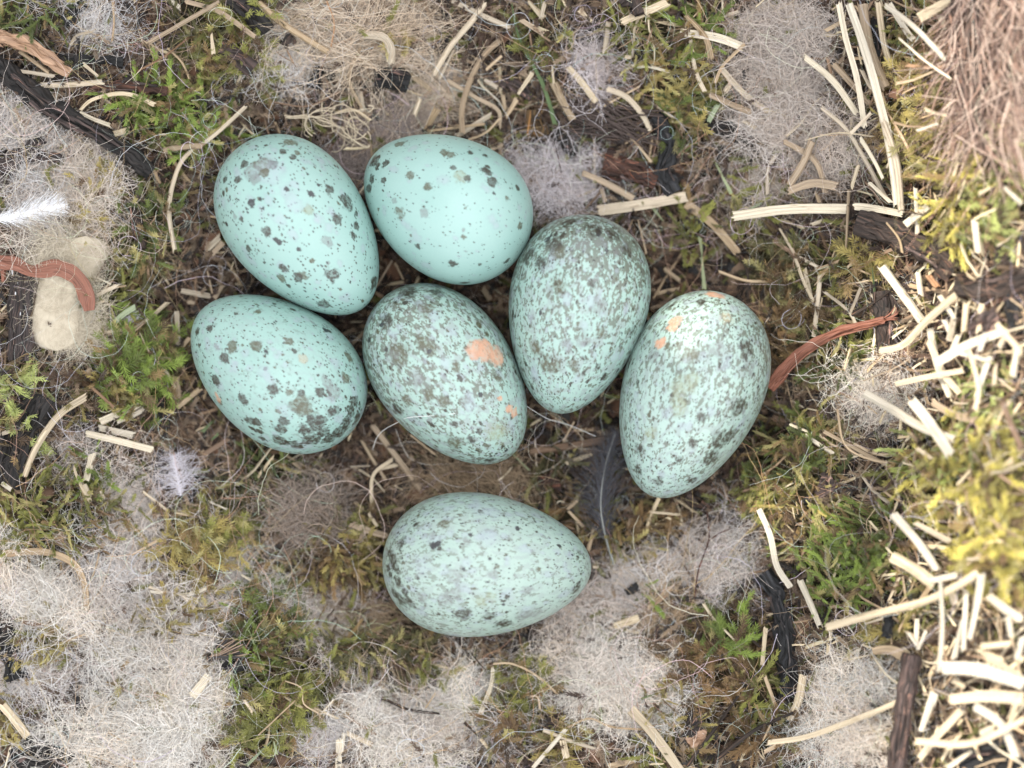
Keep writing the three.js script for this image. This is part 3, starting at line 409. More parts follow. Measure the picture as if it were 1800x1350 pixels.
    ['s', 'pale', 40, 1112, 160, 1105, 12], ['s', 'dull', 60, 1290, 130, 1350, 22], ['s', 'tan', 360, 940, 500, 1050, 12], ['s', 'dull', 50, 470, 130, 390, 24], ['s', 'dull', 740, 160, 790, 240, 34], ['s', 'tan', 180, 170, 270, 20, 14], ['s', 'tan', 280, 30, 330, 130, 14], ['s', 'sage', 870, 1010, 940, 1080, 1000, 1140, 10], ['s', 'pale', 1020, 960, 1030, 1120, 10], ['s', 'tan', 1640, 230, 1720, 100, 1800, -20, 16], ['s', 'tan', 1650, 200, 1780, 170, 24], ['s', 'dull', 1690, 60, 1800, 140, 30],
    ['s', 'tan', 1230, 870, 1170, 980, 10], ['g', 'green', 1380, 730, 1460, 760, 12],
  ],
  '1200,450': [
    ['g', 'sage', 100, -20, 115, 185, 28], ['s', 'tan', 180, 80, 330, 130, 460, 135, 18], ['t', 'brown', 305, 0, 340, 80, 345, 225, 20], ['s', 'pale', 590, 0, 640, 140, 692, 250, 24], ['s', 'pale', 610, 0, 720, 60, 22], ['s', 'pale', 640, 60, 685, 250, 26], ['s', 'pale', 725, 90, 710, 260, 690, 430, 28], ['s', 'pale', 735, 180, 880, 300, 940, 420, 20],
    ['t', 'brown', 890, 315, 1060, 210, 1260, 50, 18], ['s', 'cream', 1040, 35, 1180, 230, 1270, 360, 52, 3], ['s', 'cream', 1030, 500, 1160, 470, 1300, 330, 1450, 200, 44, 5], ['s', 'cream', 1300, 360, 1340, 560, 1420, 760, 44, 2], ['s', 'cream', 1100, 680, 1280, 640, 1500, 600, 34, 4], ['s', 'cream', 1330, 570, 1500, 470, 1700, 390, 54, 5], ['s', 'cream', 1560, 520, 1600, 400, 30, 6],
    ['s', 'cream', 1290, 430, 1380, 620, 1480, 740, 42, 3], ['s', 'cream', 1500, 470, 1560, 700, 1540, 830, 28, 4], ['s', 'cream', 1195, 740, 1320, 900, 1420, 1060, 66, 5], ['s', 'cream', 940, 712, 1090, 800, 1250, 900, 1450, 980, 54, 2], ['s', 'cream', 1740, 650, 1770, 480, 38, 5], ['s', 'cream', 1650, 350, 1800, 520, 38, 5], ['s', 'tan', 815, 800, 860, 1000, 1000, 1075, 1150, 1092, 16, 2],
    ['s', 'tan', 900, 990, 1010, 1040, 1110, 1050, 22], ['s', 'cream', 560, 890, 670, 932, 26], ['s', 'cream', 640, 945, 800, 1047, 28], ['s', 'brown', 470, 850, 600, 890, 34], ['s', 'pale', 940, 1150, 1000, 1230, 1100, 1310, 26], ['s', 'cream', 1220, 1000, 1330, 1080, 28, 2], ['s', 'brown', 1680, 750, 1740, 900, 1800, 1030, 36, 4], ['s', 'dull', 740, 920, 1000, 1060, 1140, 1130, 26],
    ['s', 'cream', 1500, 240, 1480, 420, 40, 3], ['s', 'cream', 1580, 230, 1560, 420, 34, 3], ['s', 'pale', 1440, 300, 1400, 470, 40, 2], ['s', 'cream', 1620, 520, 1560, 700, 36, 3], ['s', 'cream', 1420, 500, 1640, 560, 26, 4], ['s', 'pale', 1650, 560, 1640, 700, 30, 2], ['s', 'dull', 1300, 760, 1420, 830, 1560, 870, 44, 1], ['s', 'pale', 880, 310, 960, 120, 20], ['s', 'tan', 950, 660, 1120, 590, 1200, 540, 10, 2], ['s', 'cream', 1350, 200, 1440, 330, 30, 3], ['s', 'tan', 370, 950, 385, 1190, 12], ['g', 'green', 1000, 60, 1015, 210, 16],
    ['s', 'cream', 1240, 80, 1260, 220, 34, 1], ['s', 'orange', 1290, 90, 1350, 170, 40, 1], ['s', 'pale', 1720, 380, 1660, 500, 34, 3], ['s', 'cream', 1380, 330, 1420, 430, 40, 2], ['s', 'cream', 1460, 400, 1400, 560, 36, 3],
  ],
  '0,900': [
    ['s', 'tan', 0, 222, 250, 215, 390, 280, 438, 380, 450, 540, 44], ['s', 'cream', 0, 1000, 80, 1100, 152, 1205, 52], ['s', 'cream', 910, 430, 1000, 435, 1100, 400, 20], ['s', 'pale', 955, 430, 1040, 530, 28], ['s', 'pale', 780, 390, 870, 432, 20], ['s', 'cream', 785, 420, 870, 432, 18], ['s', 'cream', 1270, 330, 1340, 372, 20], ['s', 'cream', 1000, 990, 1060, 915, 1110, 850, 56],
    ['s', 'cream', 1280, 980, 1340, 1070, 22], ['g', 'sage', 1290, 1350, 1440, 1200, 22], ['g', 'sage', 1440, 1200, 1460, 1285, 20], ['t', 'sage', 1290, 570, 1350, 720, 1400, 880, 7], ['s', 'dull', 1100, 0, 1150, 90, 18], ['s', 'cream', 1790, 1180, 1780, 1360, 44], ['s', 'tan', 1500, 890, 1590, 930, 1600, 1010, 1680, 1062, 9], ['s', 'tan', 690, 230, 830, 150, 16], ['s', 'tan', 300, 700, 460, 640, 14], ['s', 'tan', 520, 210, 510, 270, 440, 460, 12], ['s', 'tan', 1360, 1180, 1560, 990, 10], ['s', 'brown', 110, 580, 240, 600, 26],
  ],
  '600,900': [
    ['s', 'cream', 800, 805, 795, 900, 725, 1090, 34], ['s', 'tan', 790, 800, 900, 800, 1040, 870, 1150, 970, 13], ['s', 'cream', 1420, 612, 1592, 555, 52], ['s', 'cream', 0, 1270, 15, 1160, 26], ['s', 'pale', 20, 1165, 165, 1230, 32], ['s', 'cream', 720, 1180, 800, 1280, 24], ['s', 'cream', 1010, 1350, 1190, 1140, 26], ['s', 'tan', 1190, 1140, 1310, 1090, 1420, 1132, 1690, 1150, 14], ['s', 'pale', 1060, 1150, 1200, 1205, 1340, 1250, 24],
    ['s', 'cream', 1160, 1180, 1190, 1320, 44], ['s', 'tan', 980, 980, 1030, 970, 1050, 1060, 18], ['s', 'pale', 1520, 1030, 1640, 1160, 1790, 1370, 64], ['s', 'tan', 1300, 205, 1335, 80, 24], ['s', 'brown', 1310, 225, 1372, 200, 38], ['s', 'pale', 140, 0, 190, 80, 22], ['s', 'tan', 40, 60, 140, 100, 250, 130, 44], ['s', 'dull', 130, 60, 100, 165, 32], ['t', 'brown', 210, 980, 350, 1040, 520, 1062, 22], ['t', 'brown', 650, 1110, 720, 1182, 18],
    ['s', 'tan', 1400, 1340, 1560, 1312, 32], ['s', 'tan', 1195, -10, 1280, 80, 20], ['s', 'pale', 1320, 290, 1360, 290, 18], ['s', 'tan', 440, 1040, 500, 950, 10], ['g', 'green', 1570, 990, 1660, 960, 18], ['t', 'brown', 680, 740, 770, 850, 8], ['s', 'pale', 1620, 0, 1800, 15, 18],
  ],
  '1200,900': [
    ['s', 'cream', 400, -20, 460, 120, 500, 290, 575, 405, 40, 1], ['s', 'cream', 610, 340, 680, 500, 728, 620, 42, 2], ['s', 'cream', 742, 612, 1000, 540, 1280, 470, 1450, 390, 1580, 310, 46, 6], ['s', 'cream', 1580, 320, 1560, 450, 1510, 680, 42, 6], ['s', 'cream', 1100, 0, 1250, 170, 1350, 320, 54, 3], ['s', 'cream', 1360, 330, 1370, 600, 1350, 860, 32, 8], ['s', 'cream', 1080, 220, 1220, 300, 1350, 400, 74, 4], ['s', 'pale', 1210, 50, 1420, 160, 36, 3],
    ['s', 'cream', 1280, 370, 1460, 330, 36, 5], ['s', 'cream', 1600, 430, 1700, 510, 1800, 580, 54, 4], ['s', 'cream', 1710, 530, 1740, 680, 36, 4], ['s', 'cream', 1550, 710, 1750, 690, 44, 5], ['s', 'cream', 1350, 820, 1550, 830, 1820, 910, 74, 8], ['s', 'cream', 1380, 990, 1600, 970, 1820, 985, 74, 6], ['s', 'cream', 1210, 1210, 1520, 1220, 1820, 1085, 42, 6], ['s', 'cream', 430, 1220, 640, 1190, 900, 1100, 1170, 990, 36, 2], ['s', 'cream', 440, 590, 420, 830, 28, 1], ['s', 'cream', 640, 840, 610, 1000, 550, 1120, 50, 1],
    ['s', 'tan', 980, 740, 1090, 730, 1190, 775, 76, 2], ['t', 'brown', 340, 650, 470, 770, 610, 905, 18], ['t', 'brown', 20, 1340, 200, 1100, 380, 850, 26], ['t', 'brown', 180, 1300, 400, 1140, 600, 1050, 32], ['t', 'brown', 480, 860, 680, 770, 12], ['s', 'tan', 430, 860, 500, 1050, 22], ['t', 'rust', 130, 0, 140, 130, 80, 320, 62, 450, 12], ['t', 'rust', 140, 150, 220, 100, 350, 70, 8], ['s', 'cream', 1480, 560, 1430, 790, 36, 3], ['s', 'cream', 1500, 400, 1480, 750, 30, 4], ['s', 'cream', 1330, 930, 1250, 1180, 54, 3],
    ['s', 'cream', 1540, 1020, 1680, 1120, 1760, 1300, 52, 4], ['s', 'cream', 1480, 1030, 1330, 1200, 1240, 1320, 46, 3], ['s', 'cream', 1540, 1250, 1380, 1360, 36, 3], ['s', 'cream', 1800, 640, 1760, 800, 36, 5], ['g', 'green', 870, 630, 940, 560, 1000, 480, 22], ['s', 'pale', 1150, 330, 1080, 480, 18, 1], ['s', 'dull', 1160, 330, 1180, 470, 16, 1], ['s', 'cream', 1240, 560, 1230, 700, 30, 3], ['s', 'cream', 1180, 620, 1250, 720, 22, 3], ['s', 'cream', 1290, 620, 1240, 730, 22, 3], ['s', 'cream', 1600, 760, 1700, 800, 60, 3], ['s', 'cream', 1650, 1130, 1560, 1180, 40, 2], ['s', 'cream', 1790, 940, 1720, 1110, 40, 5], ['s', 'pale', 1040, 780, 1045, 860, 18, 1], ['s', 'pale', 960, 590, 1060, 560, 14, 2], ['s', 'tan', 420, 1270, 540, 1210, 26],
    ['s', 'cream', 1420, 420, 1440, 500, 46, 2], ['s', 'cream', 1420, 880, 1500, 930, 40, 3], ['s', 'tan', 1700, 860, 1640, 960, 36, 3], ['s', 'pale', 870, 780, 1000, 750, 16],
  ],
};
const twigMats = { brown: barkMat(rgb(0.17, 0.105, 0.07), 0.0003), rust: barkMat(rgb(0.32, 0.11, 0.06), 0.0002), tan: barkMat(rgb(0.42, 0.29, 0.17), 0.0002), sage: std({ color: rgb(0.3, 0.34, 0.18) }) };
let seedS = 5000;
for (const [at, list] of Object.entries(tiles)) {
  const [ou, ov] = at.split(',').map(Number);
  for (const [kind, tone, ...nums] of list) {
    const odd = nums.length % 2 === 0, hi = odd ? nums.pop() : 0, w = nums.pop(), px = [];
    for (let i = 0; i < nums.length; i += 2) px.push([ou + nums[i] / 3, ov + nums[i + 1] / 3]);
    const r = rngOf(++seedS), len = px.slice(1).reduce((s, p, i) => s + Math.hypot(p[0] - px[i][0], p[1] - px[i][1]), 0), chord = Math.hypot(px[0][0] - px.at(-1)[0], px[0][1] - px.at(-1)[1]);
    const W = Math.max(0.00032, w / 3 * S * 0.86), path = lay(px, { lift: hi * 0.0012 + 0.0016 + r() * 0.0016, step: 8 });
    // a stem never lies dead level: one end rides a little higher
    const slope = (r() - 0.5) * 0.0022 * clamp(len / 100, 0.3, 1.4); path.forEach((p, i) => { p.y += slope * (i / (path.length - 1) - 0.5) + 0.0002 * n3(i * 0.5, seedS); });
    const mu = px.reduce((s, p) => s + p[0], 0) / px.length, mv = px.reduce((s, p) => s + p[1], 0) / px.length;
    let mesh, form = chord / len > 0.985 ? 'straight' : chord / len > 0.94 ? 'curved' : 'bent';
    const size = len > 190 ? 'long' : len > 75 ? 'mid-length' : 'short', broad = w > 48 ? ' broad' : w < 15 ? ' thread-thin' : w < 24 ? ' thin' : '';
    const lean = Math.abs(px.at(-1)[0] - px[0][0]) > 2.4 * Math.abs(px.at(-1)[1] - px[0][1]) ? ' lying level' : Math.abs(px.at(-1)[1] - px[0][1]) > 2.4 * Math.abs(px.at(-1)[0] - px[0][0]) ? ' lying upright' : (px.at(-1)[0] - px[0][0]) * (px.at(-1)[1] - px[0][1]) > 0 ? ' slanting down right' : ' slanting up right';
    if (kind === 't') {
      mesh = new THREE.Mesh(tube(path, (t) => W / 2 * (1 - 0.45 * t), 7, { bump: 0.35, seed: seedS }), twigMats[tone] || twigMats.brown);
      thing(mesh, 'twig', unique(`${size}${broad} ${form} ${WORD[tone]} twig`, mu, mv, lean), 'twig', 'loose twigs');
    } else {
      const taper = kind === 'g' ? 0.75 : r() < 0.3 ? 0.55 * r() : 0.12 * r(), flip = r() < 0.5, p0 = r() * 9;
      const wf = (t) => W * (1 - taper * (flip ? t : 1 - t)) * (1 + 0.1 * n3(t * 6 + p0, seedS * 0.37));
      const tw = (r() - 0.5) * 0.7, tw1 = (r() - 0.5) * 0.9;
      const geo = ribbon(path, wf, { thick: Math.min(0.0005, W * 0.28) * (0.7 + 0.5 * r()), arch: kind === 'g' ? -0.35 : (r() - 0.4) * 1.1, jag: W * (0.3 + 1.5 * r() * r()), ridge: W * 0.07, roll: (t) => tw + tw1 * (t - 0.5), seed: seedS, cols: W > 0.0012 ? 8 : 5 });
      mesh = new THREE.Mesh(geo, TONES[tone][Math.floor(r() * TONES[tone].length)]);
      if (kind === 'g') thing(mesh, 'grass_sprig', unique(`${size} ${form} ${WORD[tone]} grass blade`, mu, mv, lean), 'grass blade', 'grass blades');
      else thing(mesh, 'straw', unique(`${size}${broad} ${form} ${WORD[tone]} straw`, mu, mv, lean), 'straw', 'loose straws');
    }
  }
}

// ------------------------------------------------------------------ bark strips and flakes
const BARKS = {
  dark: barkMat(rgb(0.096, 0.077, 0.070)), black: barkMat(rgb(0.056, 0.052, 0.054)), brown: barkMat(rgb(0.280, 0.184, 0.144)), mauve: barkMat(rgb(0.455, 0.306, 0.271)), red: barkMat(rgb(0.403, 0.175, 0.114)), peach: strawMat(rgb(0.48, 0.31, 0.21)), rust: strawMat(rgb(0.30, 0.125, 0.085)), slate: barkMat(rgb(0.084, 0.084, 0.096)), leaf: barkMat(rgb(0.525, 0.298, 0.105), 0.0003), wood: barkMat(rgb(0.350, 0.263, 0.245), 0.0006),
};
let seedB = 7000;
function bark(tone, px, w, label, o = {}) {
  const { name = 'bark_strip', cat = 'bark', thick = 0.0016, w1 = 1, lift = 0, rough = 0.0012, arch = 0.28, frays = 2 } = o, r = rngOf(++seedB), path = lay(px, { lift: lift + 0.0018, step: 6, drape: 0.3 }), W = w * S, p0 = r() * 50;
  const g = new THREE.Group();
  part(g, 'strip', ribbon(path, (t) => W * lerp(1, w1, t) * (1 + 0.22 * n3(t * 5 + p0, 3) + 0.12 * n3(t * 16 + p0, 9)), { thick, arch, jag: W * 0.8, ridge: W * 0.05, seed: seedB, rough, cols: 16, roll: (r() - 0.5) * 0.3 }), BARKS[tone]);
  for (let i = 0; i < frays; i++) { // splinters lifting off its face
    const a = 0.05 + 0.6 * r(), b = Math.min(1, a + 0.2 + 0.25 * r()), n = path.length - 1, s = (r() - 0.5) * 0.8, q = path.slice(Math.floor(a * n), Math.ceil(b * n) + 1); if (q.length < 4) continue;
    const lifted = q.map((p, k) => { const t = V(0, 0, 0).subVectors(q[Math.min(q.length - 1, k + 1)], q[Math.max(0, k - 1)]).normalize(), sd = V(-t.z, 0, t.x); return p.clone().addScaledVector(sd, s * W * (1 + 0.2 * k / q.length)).add(V(0, 0.0007 + arch * W * 0.35, 0)); });
    part(g, 'splinter', ribbon(lifted, (t) => W * 0.16 * (1 - 0.75 * t), { thick: 0.0003, arch: 0.2, jag: W * 0.3, seed: seedB + i * 31, rough: rough * 0.3, cols: 4 }), r() < 0.4 && tone !== 'peach' && tone !== 'rust' ? BARKS.mauve : BARKS[tone]);
  }
  labels.add(label); return thing(g, name, label, cat, o.group || 'bark pieces');
}
bark('dark', [[-15, 105], [83, 187], [173, 237], [270, 307]], 42, 'long dark bark strip running diagonally from the upper left edge', { w1: 0.45, lift: 0.002, frays: 6, thick: 0.003 });
bark('wood', [[-10, 292], [50, 273], [115, 278]], 36, 'dark grooved bark fork at the left edge below the long strip', { w1: 0.35, thick: 0.0026, frays: 3 });
bark('wood', [[20, 285], [60, 258], [82, 246]], 22, 'short upper prong of dark bark at the left edge on grey wool', { w1: 0.6 });
bark('dark', [[398, -8], [440, 20], [474, 60]], 40, 'dark bark slab at the top edge left of the beige hair mat', { w1: 0.7, thick: 0.002, frays: 4 });
bark('brown', [[493, 84], [506, 70], [517, 60]], 16, 'small dark bark chip on hair below the top edge', { frays: 0 });
bark('black', [[97, 100], [150, 103], [222, 107]], 9, 'thin black bark sliver above the cream curled straw', { frays: 0 });
bark('red', [[143, 163], [210, 150], [300, 162]], 20, 'reddish brown bark sliver right of the long dark strip', { frays: 3, w1: 0.6 });
bark('mauve', [[377, 85], [420, 100], [450, 124]], 28, 'mauve bark plate sunk in moss near the top left', { frays: 2, lift: -0.001 });
bark('black', [[110, 43], [128, 22], [150, 0]], 20, 'black bark piece beside green moss in the top left corner', { frays: 1 });
bark('brown', [[217, 287], [233, 350], [248, 443]], 16, 'thin brown bark strip upright beside the beige wool on the left', { frays: 2 });
bark('peach', [[-10, 60], [50, 80], [127, 133]], 26, 'peach-coloured papery bark flake near the upper left edge', { w1: 0.7, thick: 0.0008, rough: 0.0007, frays: 3, lift: 0.003 });
bark('black', [[547, 160], [560, 110]], 16, 'black bark chip standing upright above the top left egg', { frays: 0 });
bark('black', [[573, 143], [584, 118]], 11, 'smaller black bark chip above the top left egg', { frays: 0 });
bark('black', [[652, 140], [690, 138], [725, 148]], 36, 'black crumbly bark slab above the palest egg', { frays: 4, w1: 0.8, lift: 0.0015 });
bark('dark', [[972, 228], [995, 250], [1013, 278]], 26, 'dark bark strip right of the palest egg at the grass tip', { frays: 2, w1: 0.6, lift: 0.001 });
bark('leaf', [[940, 187], [942, 215], [950, 246]], 36, 'ochre dead leaf flake above right of the palest egg', { frays: 0, thick: 0.0006, name: 'leaf_flake', cat: 'leaf' });
bark('red', [[1056, 285], [1100, 296], [1160, 318]], 54, 'red-brown curled bark flake above the tall middle egg', { frays: 3, thick: 0.002, arch: 0.4, w1: 0.7, lift: 0.001 });
bark('slate', [[1146, 200], [1180, 253], [1165, 300], [1187, 345]], 28, 'dark grey root strip right of the red-brown bark flake', { frays: 4, lift: 0.001 });
bark('mauve', [[877, 137], [910, 155], [940, 174]], 18, 'mauve bark strip among straws below the green grass blade', { frays: 1 });
bark('dark', [[1233, 217], [1293, 233], [1345, 265]], 30, 'dark brown bark strip below the top right wool', { frays: 5, w1: 0.7 });
bark('brown', [[1500, 385], [1567, 410], [1650, 450], [1685, 480]], 44, 'thick brown bark strip in front of the sunlit moss on the right', { frays: 4, thick: 0.0026, lift: 0.001 });
bark('brown', [[1672, 500], [1745, 505], [1815, 486]], 40, 'brown bark slab reaching the right edge', { frays: 3, thick: 0.0026, lift: 0.002 });
bark('slate', [[1790, 500], [1786, 540], [1800, 590]], 42, 'dark slate bark piece at the right edge below the brown slab', { frays: 2 });
bark('mauve', [[1700, 585], [1730, 570], [1758, 550]], 30, 'mauve bark chip lying on pale straw near the right edge', { frays: 1, lift: 0.004 });
bark('brown', [[1552, 505], [1560, 560], [1558, 620]], 40, 'dark fibrous wood piece standing behind the frayed rust strip', { frays: 6 });
{ const g = bark('rust', [[1348, 686], [1407, 622], [1473, 584], [1560, 562]], 24, 'frayed rust-brown bark strip rising right of the rightmost egg', { w1: 0.5, thick: 0.0009, rough: 0.0003, frays: 3, lift: 0.003 });
  for (let i = 0; i < 7; i++) { const r = rngOf(7900 + i); part(g, 'splinter', ribbon(lay([[1540, 568], [1562 + r() * 12, 556 + (i - 3) * 2], [1575 + r() * 14, 548 + (i - 3) * 5]], { lift: 0.003 }), (t) => 0.0005 * (1 - t * 0.7), { thick: 0.0002, seed: i, cols: 3 }), BARKS.rust); } }
bark('slate', [[1337, 1003], [1367, 1050], [1380, 1117], [1387, 1233]], 34, 'long slate-black bark strip upright below the rightmost egg', { frays: 4, thick: 0.0024 });
bark('mauve', [[1608, 1146], [1596, 1217], [1578, 1360]], 30, 'mauve bark stick standing up from the bottom edge on the right', { frays: 4, thick: 0.003, arch: 0.6, lift: 0.005, rough: 0.0006 });
bark('slate', [[1680, 1345], [1740, 1335], [1810, 1340]], 60, 'dark slate bark in the bottom right corner under straws', { frays: 2, lift: -0.002 });
bark('black', [[383, 1190], [397, 1172], [410, 1156]], 17, 'black flat bark flake beside the black root wad', { frays: 0, thick: 0.0006, rough: 0.0003 });
bark('black', [[405, 1180], [430, 1166]], 14, 'second black flake right of the root wad', { frays: 0, thick: 0.0006 });
bark('slate', [[137, 1250], [143, 1222]], 11, 'tiny slate chip on the bottom left wool', { frays: 0 });
bark('black', [[1098, 1042], [1125, 1032]], 8, 'tiny black flake on grey wool right of the lone bottom egg', { frays: 0 });
bark('dark', [[5, 860], [30, 770], [75, 690]], 62, 'broad dark bark sheet at the left edge above the olive moss', { frays: 6, thick: 0.002, lift: -0.0012 });
bark('dark', [[283, 690], [290, 760]], 22, 'dark bark strip beside the green moss tuft left of the clutch', { frays: 3, lift: -0.001 });
bark('black', [[10, 1090], [15, 1150], [30, 1200]], 34, 'dark fibrous bark at the left edge among grey wool', { frays: 5, lift: -0.001 });
bark('dark', [[20, 1345], [70, 1325], [125, 1350]], 50, 'dark fibrous bark in the bottom left corner', { frays: 5, lift: -0.001 });
bark('mauve', [[1435, 845], [1450, 850], [1470, 842]], 36, 'mauve leaf-like bark chip on moss below the curly tan stem', { frays: 0, thick: 0.0006, lift: 0.001 });
bark('red', [[960, 838], [975, 845]], 22, 'small red-brown chip between the peach-patched egg and feather', { frays: 0 });
bark('peach', [[1205, 1310], [1225, 1295], [1245, 1298]], 34, 'peach bark flake at the bottom edge beside brown twigs', { frays: 0, thick: 0.0006, lift: 0.001 });
bark('brown', [[1205, 1280], [1230, 1262]], 34, 'brown leaf flake above the peach flake at the bottom', { frays: 0, thick: 0.0006 });
bark('brown', [[960, 1270], [985, 1268]], 30, 'dark brown lump in moss near the bottom edge', { frays: 1 });
bark('brown', [[1085, 8], [1110, 0], [1125, 30]], 20, 'dark red bark bit on cream straw at the top edge', { frays: 0, lift: 0.003 });
bark('black', [[1540, 25], [1550, 80], [1560, 140]], 16, 'black strip between upright straws in the top right', { frays: 1 });
bark('brown', [[1200, 872], [1225, 888], [1248, 905]], 16, 'rusty bark sliver below the rightmost egg', { frays: 1 });
bark('slate', [[1561, 1070], [1563, 1125]], 13, 'thin slate twig-like bark among straws right of bright moss', { frays: 0, lift: 0.003 });
bark('red', [[0, 470], [20, 448], [30, 440]], 18, 'dull red bark tip above the rust ribbon at the left edge', { frays: 0, thick: 0.0008 });
bark('brown', [[1375, 745], [1420, 765]], 14, 'brown bark sliver right of the rightmost egg low down', { frays: 1 });

{ // weathered wood strip and the rust ribbon tied over it
  const g = bark('wood', [[42, 470], [38, 540], [34, 640]], 50, 'weathered mauve-grey wood strip with white specks under the rust ribbon', { name: 'wood_strip', cat: 'wood', thick: 0.003, rough: 0.0004, frays: 3, arch: 0.25, lift: 0.0005 });
  const white = std({ color: rgb(0.62, 0.62, 0.64), roughness: 0.9 });
  for (const [u, v, a, b] of [[27, 515, 4, 6], [36, 550, 4, 6], [22, 476, 3, 8], [32, 497, 2, 5], [47, 500, 2, 4], [50, 545, 2, 5]]) {
    const s = new THREE.SphereGeometry(1, 10, 6); s.scale(a * S * 0.6, 0.00012, b * S * 0.9); const p = pt(u, v, H(u, v) + 0.0046); s.translate(p.x, p.y, p.z); part(g, 'white_speck', s, white);
  }
  const ribbonPx = [[-12, 455], [25, 462], [58, 476], [100, 470], [132, 485], [150, 515], [158, 552]], path = lay(ribbonPx, { lift: 0.0045, step: 6 }), rg = new THREE.Group();
  part(rg, 'ribbon', ribbon(path, (t) => S * lerp(18, 30, sstep(0.05, 0.35, t)) * (1 - 0.5 * sstep(0.85, 1, t)), { thick: 0.00015, arch: 0.06, jag: 0.003, ridge: 0.00012, rough: 0.0003, seed: 77, cols: 14, roll: (t) => 0.9 * Math.exp(-(((t - 0.3) / 0.1) ** 2)) - 0.5 * Math.exp(-(((t - 0.72) / 0.12) ** 2)) }), BARKS.rust);
  part(rg, 'fold', ribbon(lay([[-12, 466], [20, 470], [50, 482], [66, 484]], { lift: 0.0052, step: 6 }), (t) => S * 15 * (1 - 0.6 * t), { thick: 0.0003, arch: 0.3, jag: 0.002, rough: 0.0003, seed: 78, roll: -0.4 }), BARKS.rust);
  part(rg, 'hanging_end', ribbon(lay([[4, 470], [6, 500]], { lift: 0.002, step: 6 }), (t) => S * 12 * (1 - 0.6 * t), { thick: 0.0003, arch: 0.2, jag: 0.001, rough: 0.0003, seed: 79 }), BARKS.rust);
  thing(rg, 'bark_ribbon', 'rust-red papery bark ribbon bent over the wood strip at left', 'bark', 'bark pieces');
}

// ------------------------------------------------------------------ wool: tufts of curled fibres
const WT = { grey: [0.68, 0.63, 0.60], beige: [0.68, 0.60, 0.52], straw: [0.66, 0.54, 0.42], mauve: [0.34, 0.28, 0.26], lilac: [0.68, 0.61, 0.61], warmgrey: [0.58, 0.51, 0.46], white: [0.86, 0.80, 0.73], felt: [0.36, 0.29, 0.24], fur: [0.40, 0.30, 0.20] };
const WWORD = { grey: 'grey wool', beige: 'beige matted wool', straw: 'straw-coloured hair', mauve: 'dull mauve felt', lilac: 'lilac-grey fluff', warmgrey: 'warm grey wool', white: 'white fluffy wool', felt: 'brownish felted wool ball', fur: 'tan animal fur' };
const fibreMat = new THREE.MeshStandardMaterial({ color: 0xffffff, roughness: 0.9, side: THREE.DoubleSide });
const woolTufts = [0, 1, 2, 3].map((i) => fibreTuft(100 + i, { count: 110, R: 0.006, Hh: 0.0022, len: 0.010, rad: 0.000042, curl: 0.95 }));
const furTufts = [0, 1].map((i) => fibreTuft(200 + i, { count: 80, R: 0.0055, Hh: 0.0018, len: 0.013, rad: 0.000048, curl: 0.4, along: 1.6 }));
const up = V(0, 1, 0), M4 = new THREE.Matrix4(), Q = new THREE.Quaternion(), Q2 = new THREE.Quaternion(), E3 = new THREE.Euler();
function slopeQ(u, v, q) { const d = 10, dx = (H(u + d, v) - H(u - d, v)) / (2 * d * S), dz = (H(u, v + d) - H(u, v - d)) / (2 * d * S); return q.setFromUnitVectors(up, V(-dx, 1, -dz).normalize()); }
function scatter(zone, geo, mat, n, seed, fn, edge = 0.1) {
  const r = rngOf(seed), mats = [], cols = [], c = Math.cos(zone[4] * Math.PI / 180), s = Math.sin(zone[4] * Math.PI / 180);
  for (let i = 0; i < n; i++) {
    const a = r() * 6.283, q = Math.sqrt(r()) * (1 + edge * (r() + r() - 1) * 2 + 0.28 * n3(Math.cos(a) * 1.5 + seed, Math.sin(a) * 1.5)), x = Math.cos(a) * q * zone[2], y = Math.sin(a) * q * zone[3], u = zone[0] + c * x - s * y, v = zone[1] + s * x + c * y;
    if (inEgg(u, v, 0.9)) continue;
    const o = fn(u, v, q, r); if (!o) continue;
    slopeQ(u, v, Q); Q.multiply(Q2.setFromEuler(E3.set(o.pitch ?? 0, o.yaw, o.roll ?? 0, 'YXZ')));
    mats.push(M4.compose(pt(u, v, H(u, v) + (o.dy ?? 0)), Q, V(o.s, o.sy ?? o.s, o.s)).clone()); cols.push(o.color);
  }
  const m = new THREE.InstancedMesh(geo, mat, mats.length); mats.forEach((q, i) => { m.setMatrixAt(i, q); m.setColorAt(i, cols[i]); });
  return m;
}
